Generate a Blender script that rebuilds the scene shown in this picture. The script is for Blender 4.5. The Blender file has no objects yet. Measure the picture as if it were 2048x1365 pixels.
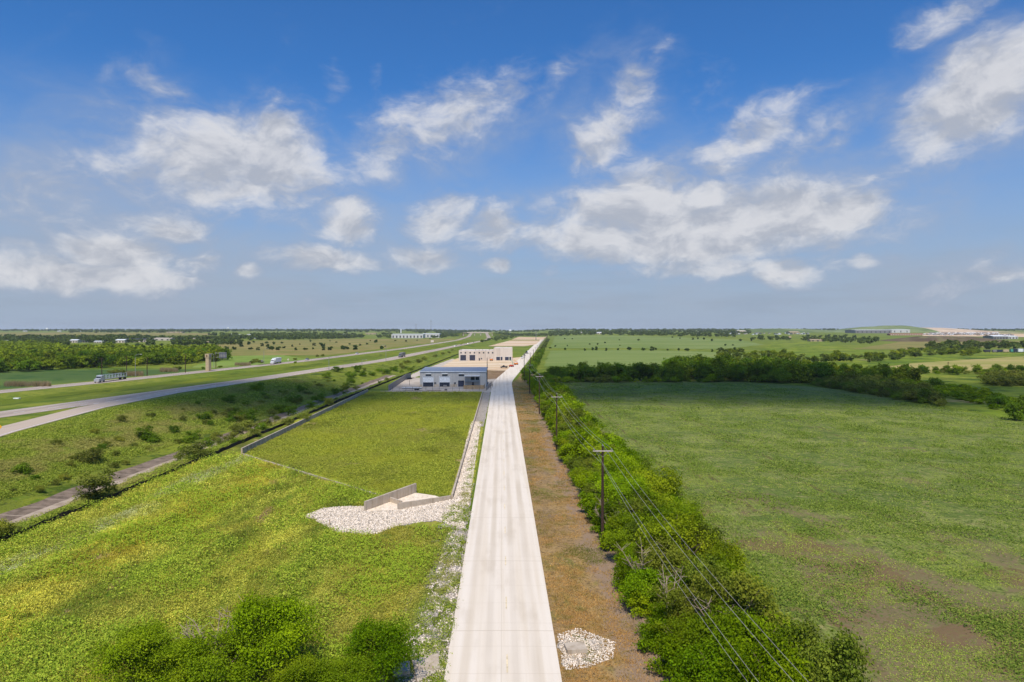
import bpy, math, random
import numpy as np
from mathutils import Vector, Matrix, geometry
from mathutils import noise as mnoise

random.seed(7)
rng = np.random.default_rng(11)
sc = bpy.context.scene
COL = sc.collection
PI = math.pi
R = math.radians

# ------------------------------------------------------------------ camera
CAM_H = 27.0
F = 1365.0                 # focal length in units of the 2048 px wide photograph
PITCH = R(0.944)
cam_d = bpy.data.cameras.new("camera")
cam_d.lens = 24.0
cam_d.sensor_width = 36.0
cam_d.clip_start = 0.5
cam_d.clip_end = 60000
cam = bpy.data.objects.new("camera", cam_d)
COL.objects.link(cam)
cam.location = (0, 0, CAM_H)
cam.rotation_euler = (R(90) - PITCH, 0, 0)
sc.camera = cam

def ray(px, py):
    vx, vy = (px - 1024) / F, -(py - 682.5) / F
    return np.array([vx, math.cos(PITCH) + vy * math.sin(PITCH), -math.sin(PITCH) + vy * math.cos(PITCH)])

# ------------------------------------------------------------------ terrain
def ss(t):
    t = np.clip(t, 0, 1)
    return t * t * (3 - 2 * t)

NEAR_Y = [-200, 80, 193, 328, 541, 1008, 1560, 1872, 2600, 4368, 9000]
NEAR_X = [-215, -166, -144.6, -124, -100.5, -82.7, -60, -62, -92, -166, -360]
FAR_Y = [-200, 100, 264, 326, 449, 528, 669, 885, 1560, 2340, 3640, 9000]
FAR_X = [-275, -225, -198, -186, -170, -160, -152, -138.5, -126, -149, -216, -520]
EAST_Y = [-200, 0, 80, 125, 161, 210, 310, 400, 541, 1008, 1560, 1872, 2600, 4368, 9000]
EAST_X = [-60, -80, -92, -104, -112, -120, -115, -106, -91.5, -73.7, -51, -53, -83, -157, -350]
def XN(y): return np.interp(y, NEAR_Y, NEAR_X)
def XF(y): return np.interp(y, FAR_Y, FAR_X)
def XE(y): return np.interp(y, EAST_Y, EAST_X)

def H(x, y):
    x = np.asarray(x, float); y = np.asarray(y, float)
    xn, xf, xe = XN(y), XF(y), XE(y)
    zd = -1.6 * (1 - ss((y - 420) / 300))
    dt = np.where(y < 1000, -75.0, xe + 22)          # toe of the embankment
    dt = np.minimum(np.maximum(dt, xe + 12), 400)
    s = (x - xe) / np.maximum(dt - xe, 1)
    bump = 0.22 * np.sin(x * .35 + y * .11) * np.sin(y * .23 - x * .09) * ss(s * 3) * ss((1 - s) * 3)
    e = 3 + (zd - 3) * ss(s) + bump
    e = e + (0 - e) * ss((x - (dt + 3)) / 5.5)
    w = 3 * (1 - ss((xf - 9 - x) / 24))
    mid = (xn + xf) / 2
    swale = 0.9 * ss(1 - np.abs(x - mid) / np.maximum((xn - xf) / 2 - 9, 3))
    z = np.where(x > xe, e, np.where(x < xf - 9, w, 3 - swale))
    fade = 1 - ss((y - 5000) / 2000)
    z = z * fade
    # gentle swells under the meadow weeds
    mw = ss((x + 62) / 5) * ss((-11 - x) / 5) * ss((135 - y) / 30) * ss((-26 - x + (y - 95) * .9 * 0 + 60) / 8)
    keep = 1 - ss((x + 31) / 8) * ss((y - 84) / 8)
    z = z + mw * keep * .28 * (np.sin(x * .42 + .06 * y + 1.3 * np.sin(y * .05)) + .5 * np.sin(x * .9 - y * .11))
    z = z + 14 * ss((y - 1800) / 3800)
    z = z + 10 * ss((y - 1250) / 1400) * ss((x - 60) / 260)
    z = z + 7 * ss((y - 900) / 1500) * ss((-x - 350) / 500)
    return z

_T = 20 * 1.004 ** np.arange(1640)
def G(px, py):
    """point where the line of sight meets the terrain"""
    d = ray(px, py)
    below = CAM_H + d[2] * _T <= H(d[0] * _T, d[1] * _T)
    k = int(np.argmax(below)) if below.any() else -1
    if k <= 0 or _T[k] > 13000: return np.array([d[0] * 13000, d[1] * 13000, float(H(d[0] * 13000, d[1] * 13000))])
    lo, hi = _T[k - 1], _T[k]
    for _ in range(3):
        t = np.linspace(lo, hi, 12); bl = CAM_H + d[2] * t <= H(d[0] * t, d[1] * t)
        j = max(int(np.argmax(bl)), 1); lo, hi = t[j - 1], t[j]
    return np.array([d[0] * hi, d[1] * hi, CAM_H + d[2] * hi])

def GP(pts):
    return [tuple(G(*p)[:2]) for p in pts]

def geo(a, b, s0, k):
    out = [a]; s = s0
    while out[-1] < b:
        out.append(out[-1] + s); s *= k
    return out
GX = sorted(set([-v for v in geo(230, 13500, 9, 1.12)] + [round(-230 + 2.5 * i, 2) for i in range(1, 108)] + [40 + 10.0 * i for i in range(40)] + geo(440, 13500, 14, 1.12)))
GY = sorted(set([-90.0 + 15 * i for i in range(9)] + [45 + 5.0 * i for i in range(131)] + geo(700, 13800, 8, 1.05)))
GX = np.array(GX); GY = np.array(GY)

# ------------------------------------------------------------------ object helpers
def tag(o, label=None, cat=None, group=None, kind=None):
    if label: o["label"] = label
    if cat: o["category"] = cat
    if group: o["group"] = group
    if kind: o["kind"] = kind
    return o

def mesh_np(name, V, Fc, mats, smooth=False):
    """V (n,3); Fc array (m,3|4) or list of faces"""
    me = bpy.data.meshes.new(name)
    if isinstance(Fc, np.ndarray):
        k = Fc.shape[1]; m = Fc.shape[0]
        me.vertices.add(len(V)); me.vertices.foreach_set("co", np.asarray(V, np.float32).ravel())
        me.loops.add(m * k); me.loops.foreach_set("vertex_index", Fc.astype(np.int32).ravel())
        me.polygons.add(m)
        me.polygons.foreach_set("loop_start", np.arange(0, m * k, k, dtype=np.int32))
        me.update(calc_edges=True)
    else:
        me.from_pydata([tuple(v) for v in V], [], [tuple(f) for f in Fc])
        me.update()
    if not isinstance(mats, (list, tuple)): mats = [mats]
    for m_ in mats: me.materials.append(m_)
    if smooth: me.polygons.foreach_set("use_smooth", np.ones(len(me.polygons), bool))
    return me

def link(name, me, parent=None, loc=None, rz=0.0):
    o = bpy.data.objects.new(name, me)
    COL.objects.link(o)
    if parent is not None: o.parent = parent
    if loc is not None: o.location = loc
    o.rotation_euler = (0, 0, rz)
    return o

def empty(name, loc, rz=0.0):
    o = bpy.data.objects.new(name, None)
    o.empty_display_size = 0.5
    COL.objects.link(o); o.location = loc; o.rotation_euler = (0, 0, rz)
    return o

def copy_tree(o, parent=None):
    c = o.copy(); COL.objects.link(c)
    if parent is not None: c.parent = parent
    for ch in list(o.children): copy_tree(ch, c)
    return c

class MB:
    def __init__(s): s.v = []; s.f = []
    def add(s, vs, fs):
        n = len(s.v); s.v += [tuple(v) for v in vs]; s.f += [tuple(i + n for i in f) for f in fs]; return s
    def box(s, x0, x1, y0, y1, z0, z1):
        vs = [(x0,y0,z0),(x1,y0,z0),(x1,y1,z0),(x0,y1,z0),(x0,y0,z1),(x1,y0,z1),(x1,y1,z1),(x0,y1,z1)]
        return s.add(vs, [(3,2,1,0),(4,5,6,7),(0,1,5,4),(1,2,6,5),(2,3,7,6),(3,0,4,7)])
    def prism(s, prof, x0, x1):            # profile in (y,z), extruded along x
        n = len(prof)
        vs = [(x0, p[0], p[1]) for p in prof] + [(x1, p[0], p[1]) for p in prof]
        fs = [tuple(range(n))[::-1], tuple(range(n, 2 * n))] + [(i, (i + 1) % n, n + (i + 1) % n, n + i) for i in range(n)]
        return s.add(vs, fs)
    def tube(s, pts, rad, n=6):
        pts = [Vector(p) for p in pts]
        rads = rad if isinstance(rad, (list, tuple)) else [rad] * len(pts)
        base = len(s.v)
        for i, p in enumerate(pts):
            d = (pts[min(i + 1, len(pts) - 1)] - pts[max(i - 1, 0)]).normalized()
            a = Vector((0, 0, 1)) if abs(d.z) < .9 else Vector((1, 0, 0))
            u = d.cross(a).normalized(); w = d.cross(u)
            for k in range(n):
                t = 2 * PI * k / n
                s.v.append(tuple(p + (u * math.cos(t) + w * math.sin(t)) * rads[i]))
        for i in range(len(pts) - 1):
            for k in range(n):
                a0 = base + i * n + k; b0 = base + i * n + (k + 1) % n
                s.f.append((a0, b0, b0 + n, a0 + n))
        s.f.append(tuple(base + k for k in range(n))[::-1])
        s.f.append(tuple(base + (len(pts) - 1) * n + k for k in range(n)))
        return s
    def mesh(s, name, mat): return mesh_np(name, s.v, s.f, mat)
    def build(s, name, mat, parent=None, loc=None, rz=0.0): return link(name, s.mesh(name, mat), parent, loc, rz)

def ordn(n):
    return "%d%s" % (n, "th" if 10 <= n % 100 <= 20 else {1: "st", 2: "nd", 3: "rd"}.get(n % 10, "th"))

# ------------------------------------------------------------------ materials
def lin(c):
    return tuple(((v / 255 + .055) / 1.055) ** 2.4 if v / 255 > .04045 else v / 255 / 12.92 for v in c)
def A(r, g, b, k=.72):
    q = lin((r, g, b))
    return (min(q[0] * k * 1.08, .9), min(q[1] * k * .97, .9), min(q[2] * k * .9, .9), 1)

class NT:
    def __init__(s, tree): s.t = tree; s.n = tree.nodes; s.l = tree.links
    def put(s, sock, v):
        if isinstance(v, bpy.types.NodeSocket): s.l.new(v, sock)
        elif v is not None: sock.default_value = v
    def math(s, op, a, b=None, c=None, clamp=False):
        n = s.n.new("ShaderNodeMath"); n.operation = op; n.use_clamp = clamp
        s.put(n.inputs[0], a); s.put(n.inputs[1], b)
        if c is not None: s.put(n.inputs[2], c)
        return n.outputs[0]
    def vmath(s, op, a, b=None):
        n = s.n.new("ShaderNodeVectorMath"); n.operation = op
        s.put(n.inputs[0], a)
        if b is not None: s.put(n.inputs[1], b)
        return n.outputs["Value"] if op in ("LENGTH", "DOT_PRODUCT") else n.outputs[0]
    def pos(s): return s.n.new("ShaderNodeNewGeometry").outputs["Position"]
    def mapping(s, v, loc=(0,0,0), rot=(0,0,0), scale=(1,1,1), typ="POINT"):
        n = s.n.new("ShaderNodeMapping"); n.vector_type = typ
        s.l.new(v, n.inputs[0]); n.inputs[1].default_value = loc; n.inputs[2].default_value = rot; n.inputs[3].default_value = scale
        return n.outputs[0]
    def noise(s, v, scale, detail=4, rough=.55, dist=0.0, col=False):
        n = s.n.new("ShaderNodeTexNoise"); s.l.new(v, n.inputs["Vector"])
        n.inputs["Scale"].default_value = scale; n.inputs["Detail"].default_value = detail
        n.inputs["Roughness"].default_value = rough; n.inputs["Distortion"].default_value = dist
        return n.outputs["Color" if col else "Fac"]
    def voro(s, v, scale, feature="F1", out="Color"):
        n = s.n.new("ShaderNodeTexVoronoi"); n.feature = feature; s.l.new(v, n.inputs["Vector"]); n.inputs["Scale"].default_value = scale
        return n.outputs[out]
    def rng(s, v, a, b, c=0.0, d=1.0, smooth=True):
        n = s.n.new("ShaderNodeMapRange"); n.interpolation_type = "SMOOTHSTEP" if smooth else "LINEAR"
        s.put(n.inputs[0], v); n.inputs[1].default_value = a; n.inputs[2].default_value = b; n.inputs[3].default_value = c; n.inputs[4].default_value = d
        return n.outputs[0]
    def mix(s, f, a, b, mode="MIX"):
        n = s.n.new("ShaderNodeMix"); n.data_type = "RGBA"; n.blend_type = mode
        s.put(n.inputs[0], f); s.put(n.inputs[6], a); s.put(n.inputs[7], b)
        return n.outputs[2]
    def xyz(s, v):
        n = s.n.new("ShaderNodeSeparateXYZ"); s.l.new(v, n.inputs[0]); return n.outputs
    def comb(s, x, y, z):
        n = s.n.new("ShaderNodeCombineXYZ"); s.put(n.inputs[0], x); s.put(n.inputs[1], y); s.put(n.inputs[2], z); return n.outputs[0]
    def hsv(s, c, h=.5, sa=1.0, v=1.0):
        n = s.n.new("ShaderNodeHueSaturation"); s.put(n.inputs[0], h); s.put(n.inputs[1], sa); s.put(n.inputs[2], v); s.put(n.inputs[4], c)
        return n.outputs[0]

def newmat(name):
    m = bpy.data.materials.new(name); m.use_nodes = True
    nt = NT(m.node_tree); nt.n.clear()
    out = nt.n.new("ShaderNodeOutputMaterial")
    return m, nt, out

def principled(nt, out, col, rough=.8, metal=0.0, spec=.3, normal=None):
    b = nt.n.new("ShaderNodeBsdfPrincipled")
    nt.put(b.inputs["Base Color"], col); nt.put(b.inputs["Roughness"], rough)
    b.inputs["Metallic"].default_value = metal; b.inputs["Specular IOR Level"].default_value = spec
    if normal is not None: nt.l.new(normal, b.inputs["Normal"])
    nt.l.new(b.outputs[0], out.inputs["Surface"])
    return b

def bump(nt, h, strength=.5, dist=.2):
    n = nt.n.new("ShaderNodeBump"); n.inputs["Strength"].default_value = strength; n.inputs["Distance"].default_value = dist
    nt.l.new(h, n.inputs["Height"]); return n.outputs[0]

def plain(name, col, rough=.6, metal=0.0, var=.12, scale=1.5, spec=.35):
    """painted / solid surface with slight dirt variation"""
    m, nt, out = newmat(name)
    p = nt.pos()
    f = nt.noise(p, scale, 5, .6)
    c = nt.mix(nt.rng(f, .3, .7), tuple(v * (1 - var) for v in col[:3]) + (1,), tuple(min(v * (1 + var), .95) for v in col[:3]) + (1,))
    principled(nt, out, c, rough, metal, spec)
    return m

def ground_mat(name, base, layers, bstr=.6, bdist=.15, bscale=2.2, extra=None, rough=.95):
    """base colour with noise-masked layers: (colour, scale, lo, hi, stretch, detail)"""
    m, nt, out = newmat(name)
    p = nt.pos()
    c = base
    for i, L in enumerate(layers):
        col, scale, lo, hi = L[:4]
        st = L[4] if len(L) > 4 and L[4] else (1, 1, 1)
        det = L[5] if len(L) > 5 else 5
        v = nt.mapping(p, loc=(17.3 * i + len(name) * 3.1, 9.7 * i, 3.3 * i), scale=st)
        f = nt.rng(nt.noise(v, scale, det, .62, .3), lo, hi)
        c = nt.mix(f, c, col)
    if extra: c = extra(nt, p, c)
    hgt = nt.noise(p, bscale, 6, .68)
    principled(nt, out, c, rough, 0, .1, bump(nt, hgt, bstr, bdist))
    return m

def strip_band(nt, x, x0, hw, soft):
    """1 inside |x-x0|<hw"""
    d = nt.math("ABSOLUTE", nt.math("SUBTRACT", x, x0))
    return nt.rng(d, hw, hw + soft, 1, 0)
# ================================================================== materials of the ground
M = {}
YG, LG, DG = A(158, 172, 48), A(128, 152, 44), A(72, 104, 24)
TAN, STRAW, SOIL = A(170, 152, 98), A(176, 146, 92), A(116, 98, 76)

def flowers(nt, p, c):
    # tiny yellow blossoms in drifts
    drift = nt.rng(nt.noise(nt.mapping(p, scale=(1, .4, 1)), .1, 3, .5), .46, .6)
    v = nt.voro(p, 2.6, out="Distance")
    dots = nt.math("MULTIPLY", nt.rng(v, .16, .24, 1, 0), drift)
    return nt.mix(dots, c, A(225, 205, 30))
M["ground"] = ground_mat("meadow grass", A(122, 142, 46), [
    (A(148, 158, 60), .012, .42, .62), (A(84, 112, 34), .03, .5, .66), (A(146, 140, 84), .018, .58, .72),
    (A(96, 124, 36), .35, .4, .7), (A(150, 162, 64), 1.3, .55, .75), (A(58, 84, 22), 4.0, .56, .75)], .5, .1, 3.0)
def meadow_zones(nt, p, c):
    x, y, z = nt.xyz(p)
    wob = nt.math("MULTIPLY", nt.math("SUBTRACT", nt.noise(nt.mapping(p, scale=(1, .5, 1)), .05, 4, .6), .5), 16)
    xx = nt.math("ADD", x, wob)
    br = nt.rng(nt.noise(nt.mapping(p, scale=(1, .3, 1)), .2, 5, .65), .4, .56)
    br2 = nt.rng(nt.noise(nt.mapping(p, loc=(31, 7, 0), scale=(1, .3, 1)), .16, 5, .65), .42, .56)
    c = nt.mix(nt.math("MULTIPLY", nt.math("MULTIPLY", strip_band(nt, xx, -56.5, 1.0, 2.5), br), .9), c, A(196, 208, 164))
    c = nt.mix(nt.math("MULTIPLY", nt.math("MULTIPLY", strip_band(nt, xx, -47, 2, 4), br2), .7), c, A(176, 158, 50))
    for x0 in (-38, -25):
        c = nt.mix(nt.math("MULTIPLY", nt.math("MULTIPLY", strip_band(nt, xx, x0, 2, 3.5), br), .85), c, A(88, 124, 40))
    c = nt.mix(nt.math("MULTIPLY", nt.math("MULTIPLY", strip_band(nt, xx, -31, 1.5, 4), br2), .75), c, A(182, 188, 76))
    c = nt.mix(nt.math("MULTIPLY", strip_band(nt, xx, -14, 3.5, 5), .65), c, A(142, 142, 72))
    n = nt.noise(nt.mapping(p, loc=(9, 4, 0), scale=(1, .5, 1)), .16, 5, .65)
    c = nt.mix(nt.rng(n, .62, .67, 0, .85), c, A(178, 152, 116))
    n2 = nt.noise(nt.mapping(p, loc=(2, 44, 0), scale=(1, .45, 1)), .13, 5, .66)
    c = nt.hsv(c, .5, 1, nt.rng(n2, .32, .68, .74, 1.4))
    return flowers(nt, p, c)
def basin_zones(nt, p, c):
    n = nt.noise(nt.mapping(p, loc=(21, 4, 0), scale=(1, .7, 1)), .045, 5, .62)
    c = nt.mix(nt.rng(n, .48, .58, 0, .75), c, A(178, 188, 66))
    n = nt.noise(nt.mapping(p, loc=(61, 14, 0), scale=(1, .6, 1)), .06, 5, .65)
    c = nt.mix(nt.rng(n, .52, .66, 0, .5), c, A(84, 96, 40))
    n = nt.noise(nt.mapping(p, loc=(5, 84, 0)), .07, 4, .6)
    return nt.mix(nt.rng(n, .64, .69, 0, .8), c, A(192, 176, 128))
M["lush"] = ground_mat("lush weeds", A(150, 160, 56), [
    (A(180, 186, 66), .07, .42, .6, (1, .35, 1)), (A(124, 148, 44), .09, .5, .62, (1, .35, 1)),
    (A(150, 138, 72), .11, .6, .72, (1, .5, 1)), (A(92, 118, 30), .6, .52, .72), (A(180, 184, 72), 1.6, .56, .74), (A(66, 90, 22), 3.5, .56, .74)],
    .9, .25, 2.0, meadow_zones)
M["basin"] = ground_mat("basin grass", A(134, 146, 50), [
    (A(102, 108, 48), .035, .45, .6), (A(156, 164, 54), .03, .5, .6), (A(178, 164, 112), .045, .64, .71), (A(90, 116, 34), .25, .5, .68),
    (A(140, 150, 52), 1.2, .56, .74), (A(48, 74, 18), 3.0, .55, .75)], .9, .2, 2.0, basin_zones)
M["bank"] = ground_mat("embankment scrub", A(124, 140, 50), [
    (A(140, 156, 50), .05, .45, .6), (A(138, 130, 88), .07, .66, .74), (A(82, 106, 32), .12, .5, .64), (A(62, 84, 26), .5, .52, .72),
    (A(152, 150, 84), 1.1, .58, .74), (A(50, 66, 22), 2.6, .56, .74)], 1.0, .35, 1.4)
M["median"] = ground_mat("mown median grass", A(108, 128, 34), [
    (A(134, 146, 40), .03, .45, .6, (1, .3, 1)), (A(84, 104, 26), .12, .5, .65, (1, .4, 1)), (A(148, 142, 72), .09, .62, .74, (1, .3, 1)), (A(88, 108, 30), 1.0, .5, .7)], .4, .1, 3.0)

def tracks(nt, p, c):
    x, y, z = nt.xyz(p)
    wob = nt.math("MULTIPLY", nt.math("SUBTRACT", nt.noise(p, .02, 2, .5), .5), 3.0)
    xx = nt.math("ADD", x, wob)
    for x0 in (27.5, 29.6, 34.0, 36.2, 52.0, 54.2, 83.0, 85.2):
        f = strip_band(nt, xx, x0, .18, .45)
        g = nt.rng(nt.noise(nt.mapping(p, loc=(x0, 0, 0), scale=(1, .2, 1)), .5, 3, .6), .42, .62)
        c = nt.mix(nt.math("MULTIPLY", nt.math("MULTIPLY", f, g), .75), c, A(96, 82, 58))
    rows = nt.n.new("ShaderNodeTexWave"); rows.wave_type = "BANDS"; rows.bands_direction = "X"
    nt.l.new(p, rows.inputs["Vector"]); rows.inputs["Scale"].default_value = .42; rows.inputs["Distortion"].default_value = 1.2; rows.inputs["Detail"].default_value = 2
    c = nt.mix(nt.math("MULTIPLY", nt.rng(rows.outputs["Fac"], .0, .5, 1, 0), .32), c, A(104, 100, 62))
    # bare soil near the camera, thinning into full crop cover further out
    far = nt.rng(y, 60, 170, .0, .2, smooth=False)
    sv = nt.mapping(p, loc=(5, 2, 0), scale=(1, .55, 1))
    n1 = nt.noise(sv, .075, 5, .62, .5)
    dline = nt.math("ABSOLUTE", nt.math("ADD", nt.math("SUBTRACT", x, 46), nt.math("MULTIPLY", nt.math("SUBTRACT", y, 60), .55)))
    boost = nt.math("MULTIPLY", nt.rng(dline, 3, 16, .16, 0), nt.rng(y, 85, 115, 1, 0))
    s = nt.rng(nt.math("ADD", nt.math("SUBTRACT", n1, far), boost), .47, .56)
    n2 = nt.noise(p, 2.4, 5, .7)
    c = nt.mix(nt.math("MULTIPLY", s, nt.rng(n2, .36, .54)), c, A(134, 122, 92))
    n3 = nt.noise(nt.mapping(p, loc=(50, 20, 0)), .11, 5, .65, .6)
    s2 = nt.rng(nt.math("ADD", nt.math("SUBTRACT", n3, far), nt.math("MULTIPLY", boost, .7)), .55, .62)
    c = nt.mix(nt.math("MULTIPLY", s2, .7), c, A(128, 106, 80))
    # thin headland beside the hedgerow
    e = nt.rng(nt.math("ADD", x, nt.math("MULTIPLY", nt.noise(p, .12, 4, .6), 9.0)), 24.5, 29.5, .8, 0)
    e = nt.math("MULTIPLY", e, nt.rng(y, 150, 260, 1, .15))
    c = nt.mix(nt.math("MULTIPLY", e, nt.rng(n2, .3, .5, .45, 1)), c, A(158, 142, 108))
    return c
M["crop"] = ground_mat("crop field", A(136, 154, 76), [
    (A(110, 134, 62), .02, .45, .6, (.6, 1, 1)), (A(146, 160, 88), .045, .5, .62, (.4, 1, 1)), (A(100, 126, 54), .16, .5, .62, (.5, 1, 1)),
    (A(158, 158, 102), .7, .52, .66), (A(84, 108, 46), 1.1, .52, .64), (A(70, 92, 38), 3.0, .52, .66)], .7, .15, 3.0, tracks)
M["crop_far"] = ground_mat("far crop field", A(130, 152, 82), [
    (A(116, 142, 68), .006, .42, .6, (.5, 1, 1)), (A(144, 160, 94), .02, .5, .65, (.3, 1, 1)), (A(118, 140, 68), .05, .55, .7, (.3, 1, 1))], .3, .1, 2.0)
M["dark_field"] = ground_mat("dark green field", A(84, 112, 56), [
    (A(100, 126, 60), .02, .45, .62, (.3, 1, 1)), (A(56, 94, 44), .06, .5, .66)], .4, .1, 2.0)
M["pale_field"] = ground_mat("pale pasture", A(136, 164, 74), [(A(118, 150, 60), .03, .45, .6), (A(160, 164, 96), .012, .55, .68)], .3, .1, 2.0)
M["tan_field"] = ground_mat("dry grass pasture", A(150, 144, 84), [
    (A(132, 138, 70), .008, .42, .6), (A(168, 154, 98), .015, .52, .66), (A(112, 124, 58), .03, .56, .7), (A(170, 138, 88), .01, .62, .72)], .3, .1, 2.0)
M["hay_field"] = ground_mat("pale hay field", A(178, 172, 104), [
    (A(154, 160, 84), .01, .45, .6, (.4, 1, 1)), (A(188, 176, 120), .03, .5, .66, (.3, 1, 1)), (A(138, 148, 74), .07, .58, .72)], .3, .1, 2.0)
M["brush_field"] = ground_mat("bright brush", A(122, 148, 44), [
    (A(146, 162, 56), .012, .42, .6), (A(84, 112, 38), .03, .48, .62), (A(162, 152, 104), .02, .6, .7), (A(66, 92, 30), .1, .52, .68)], 1.0, .6, .5)

def ragged(nt, p, c):
    n = nt.noise(nt.mapping(p, scale=(1.6, .5, 1)), .5, 5, .68, .6)
    return nt.mix(nt.rng(n, .52, .62), c, A(104, 122, 36))
def verge_zones(nt, p, c):
    x, y, z = nt.xyz(p)
    n = nt.noise(nt.mapping(p, scale=(1, .4, 1)), .3, 4, .65)
    e = nt.rng(nt.math("ADD", nt.math("ADD", x, nt.math("MULTIPLY", y, .008)), nt.math("MULTIPLY", nt.math("SUBTRACT", n, .5), 7)), 8.6, 10.2)
    c = nt.mix(nt.math("MULTIPLY", e, .85), c, A(160, 142, 124))
    far = nt.rng(y, 170, 330, 0, .75)
    c = nt.mix(nt.math("MULTIPLY", far, nt.rng(n, .3, .6)), c, A(116, 118, 60))
    spots = nt.rng(nt.noise(p, .55, 4, .7), .64, .7, 0, 1)
    return nt.mix(nt.math("MULTIPLY", spots, nt.rng(y, 130, 180, .1, .8)), c, A(206, 196, 176))
M["straw"] = ground_mat("dry verge", A(164, 140, 98), [
    (A(180, 154, 104), .10, .42, .6, (1, .6, 1)), (A(150, 132, 106), .07, .5, .64, (1, .4, 1)), (A(132, 132, 66), .14, .52, .66, (1, .6, 1)),
    (A(184, 160, 116), 1.0, .52, .7), (A(122, 104, 74), 2.0, .5, .7), (A(196, 184, 150), 3.5, .64, .74), (A(96, 84, 60), 4.0, .52, .68)], .9, .1, 4.0, verge_zones)
M["gravel"] = None
def gravel(name, holes, tint=(232, 226, 214)):
    m, nt, out = newmat(name)
    p = nt.pos()
    v = nt.voro(p, 5.5)
    g = nt.xyz(v)[0]
    c = nt.mix(nt.rng(g, 0, 1), A(196, 190, 176), A(*tint, k=.82))
    d = nt.voro(p, 5.5, "DISTANCE_TO_EDGE", "Distance")
    c = nt.mix(nt.rng(d, .0, .06, .85, 0), c, A(108, 98, 80))
    c = nt.mix(nt.rng(nt.noise(p, .6, 4, .6), .56, .7, 0, .6), c, A(206, 186, 156))
    if holes:
        n = nt.noise(nt.mapping(p, scale=(1.5, .45, 1)), .42, 6, .7, .8)
        c = nt.mix(nt.rng(n, holes, holes + .07), c, A(112, 126, 44))
    b = bump(nt, nt.math("MULTIPLY", nt.rng(d, 0, .15), 1.0), .9, .12)
    principled(nt, out, c, .9, 0, .15, b)
    return m
M["gravel"] = gravel("white limestone rock", 0)
M["gravel_ragged"] = gravel("limestone rock with weeds", .5)
M["sand"] = ground_mat("sandy graded pad", A(226, 206, 172), [
    (A(238, 224, 196), .05, .42, .6, (.3, 1, 1)), (A(210, 172, 128), .04, .55, .66, (.3, 1, 1)), (A(196, 172, 134), .3, .55, .7, (.3, 1, 1))], .5, .15, 1.5)
M["sand_far"] = ground_mat("pale graded earth", A(222, 200, 166), [
    (A(214, 176, 136), .015, .5, .62, (.12, 1, 1)), (A(150, 140, 96), .02, .6, .68, (.08, 1, 1)), (A(238, 224, 200), .03, .5, .62, (.1, 1, 1))], .3, .2, 1)
M["brown_soil"] = ground_mat("brown churned soil", A(146, 124, 96), [(A(122, 100, 72), .12, .45, .6), (A(168, 150, 122), .5, .5, .66), (A(108, 112, 58), .08, .6, .7)], .9, .2, 1.2)
M["white_rock"] = ground_mat("crushed white rock", A(214, 208, 196), [(A(188, 180, 164), .15, .48, .62), (A(158, 150, 122), .3, .6, .72)], .7, .15, 2.5)

def concrete_road(name, base, dark, streak, joints=True):
    m, nt, out = newmat(name)
    p = nt.pos(); x, y, z = nt.xyz(p)
    u = nt.math("ADD", x, nt.math("MULTIPLY", y, .0149))
    uv = nt.comb(u, nt.math("MULTIPLY", y, .02), 0)
    c = nt.mix(nt.rng(nt.noise(uv, 1.1, 4, .6), .35, .7), base, dark)
    c = nt.mix(nt.math("MULTIPLY", nt.rng(nt.noise(nt.comb(u, nt.math("MULTIPLY", y, .25), 0), .35, 5, .6), .5, .72), .35), c, streak)
    for x0, w in () if False else ((-3.1, .45), (-1.2, .4), (1.0, .4), (2.7, .5)):
        f = nt.math("MULTIPLY", strip_band(nt, u, x0 + .1, w * .3, w), nt.rng(nt.noise(nt.comb(0, nt.math("MULTIPLY", y, .04), x0), 1, 3, .6), .3, .7, .12, .5))
        c = nt.mix(f, c, streak)
    c = nt.mix(nt.rng(nt.noise(p, 6, 4, .7), .62, .8, 0, .18), c, streak)
    if joints:
        fr = nt.math("ABSOLUTE", nt.math("SUBTRACT", nt.math("FRACT", nt.math("DIVIDE", y, 4.6)), .5))
        c = nt.mix(nt.rng(fr, .006, .014, .28, 0), c, streak)
        fr2 = nt.math("ABSOLUTE", nt.math("SUBTRACT", nt.math("FRACT", nt.math("DIVIDE", nt.math("ADD", y, 3.9), 18.4)), .5))
        c = nt.mix(nt.rng(fr2, .0022, .005, .55, 0), c, streak)
        c = nt.mix(nt.math("MULTIPLY", strip_band(nt, u, -.05, .02, .03), .35), c, streak)
    principled(nt, out, c, .85, 0, .25, bump(nt, nt.noise(p, 12, 3, .6), .15, .02))
    return m
M["road"] = concrete_road("pale concrete road", A(236, 232, 220, .8), A(226, 219, 202, .8), A(192, 182, 162, .8))
M["highway"] = ground_mat("highway concrete", A(192, 182, 170), [
    (A(172, 162, 152), .02, .45, .6, (6, .2, 1)), (A(204, 192, 178), .3, .5, .7, (2, .1, 1)), (A(150, 142, 134), .5, .6, .74, (3, .05, 1))], .1, .02, 8, rough=.8)
M["ramp"] = ground_mat("ramp concrete", A(204, 192, 176), [(A(188, 176, 160), .3, .5, .7, (2, .1, 1))], .1, .02, 8, rough=.8)
M["paint_white"] = plain("white road paint", (.78, .78, .75, 1), .6)
M["paint_yellow"] = plain("faded yellow road paint", A(238, 226, 190), .6, var=.3, scale=3)
M["yard"] = ground_mat("yard concrete", A(206, 200, 188), [(A(184, 178, 166), .1, .45, .65), (A(170, 160, 146), .5, .58, .72)], .15, .02, 6)

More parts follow.
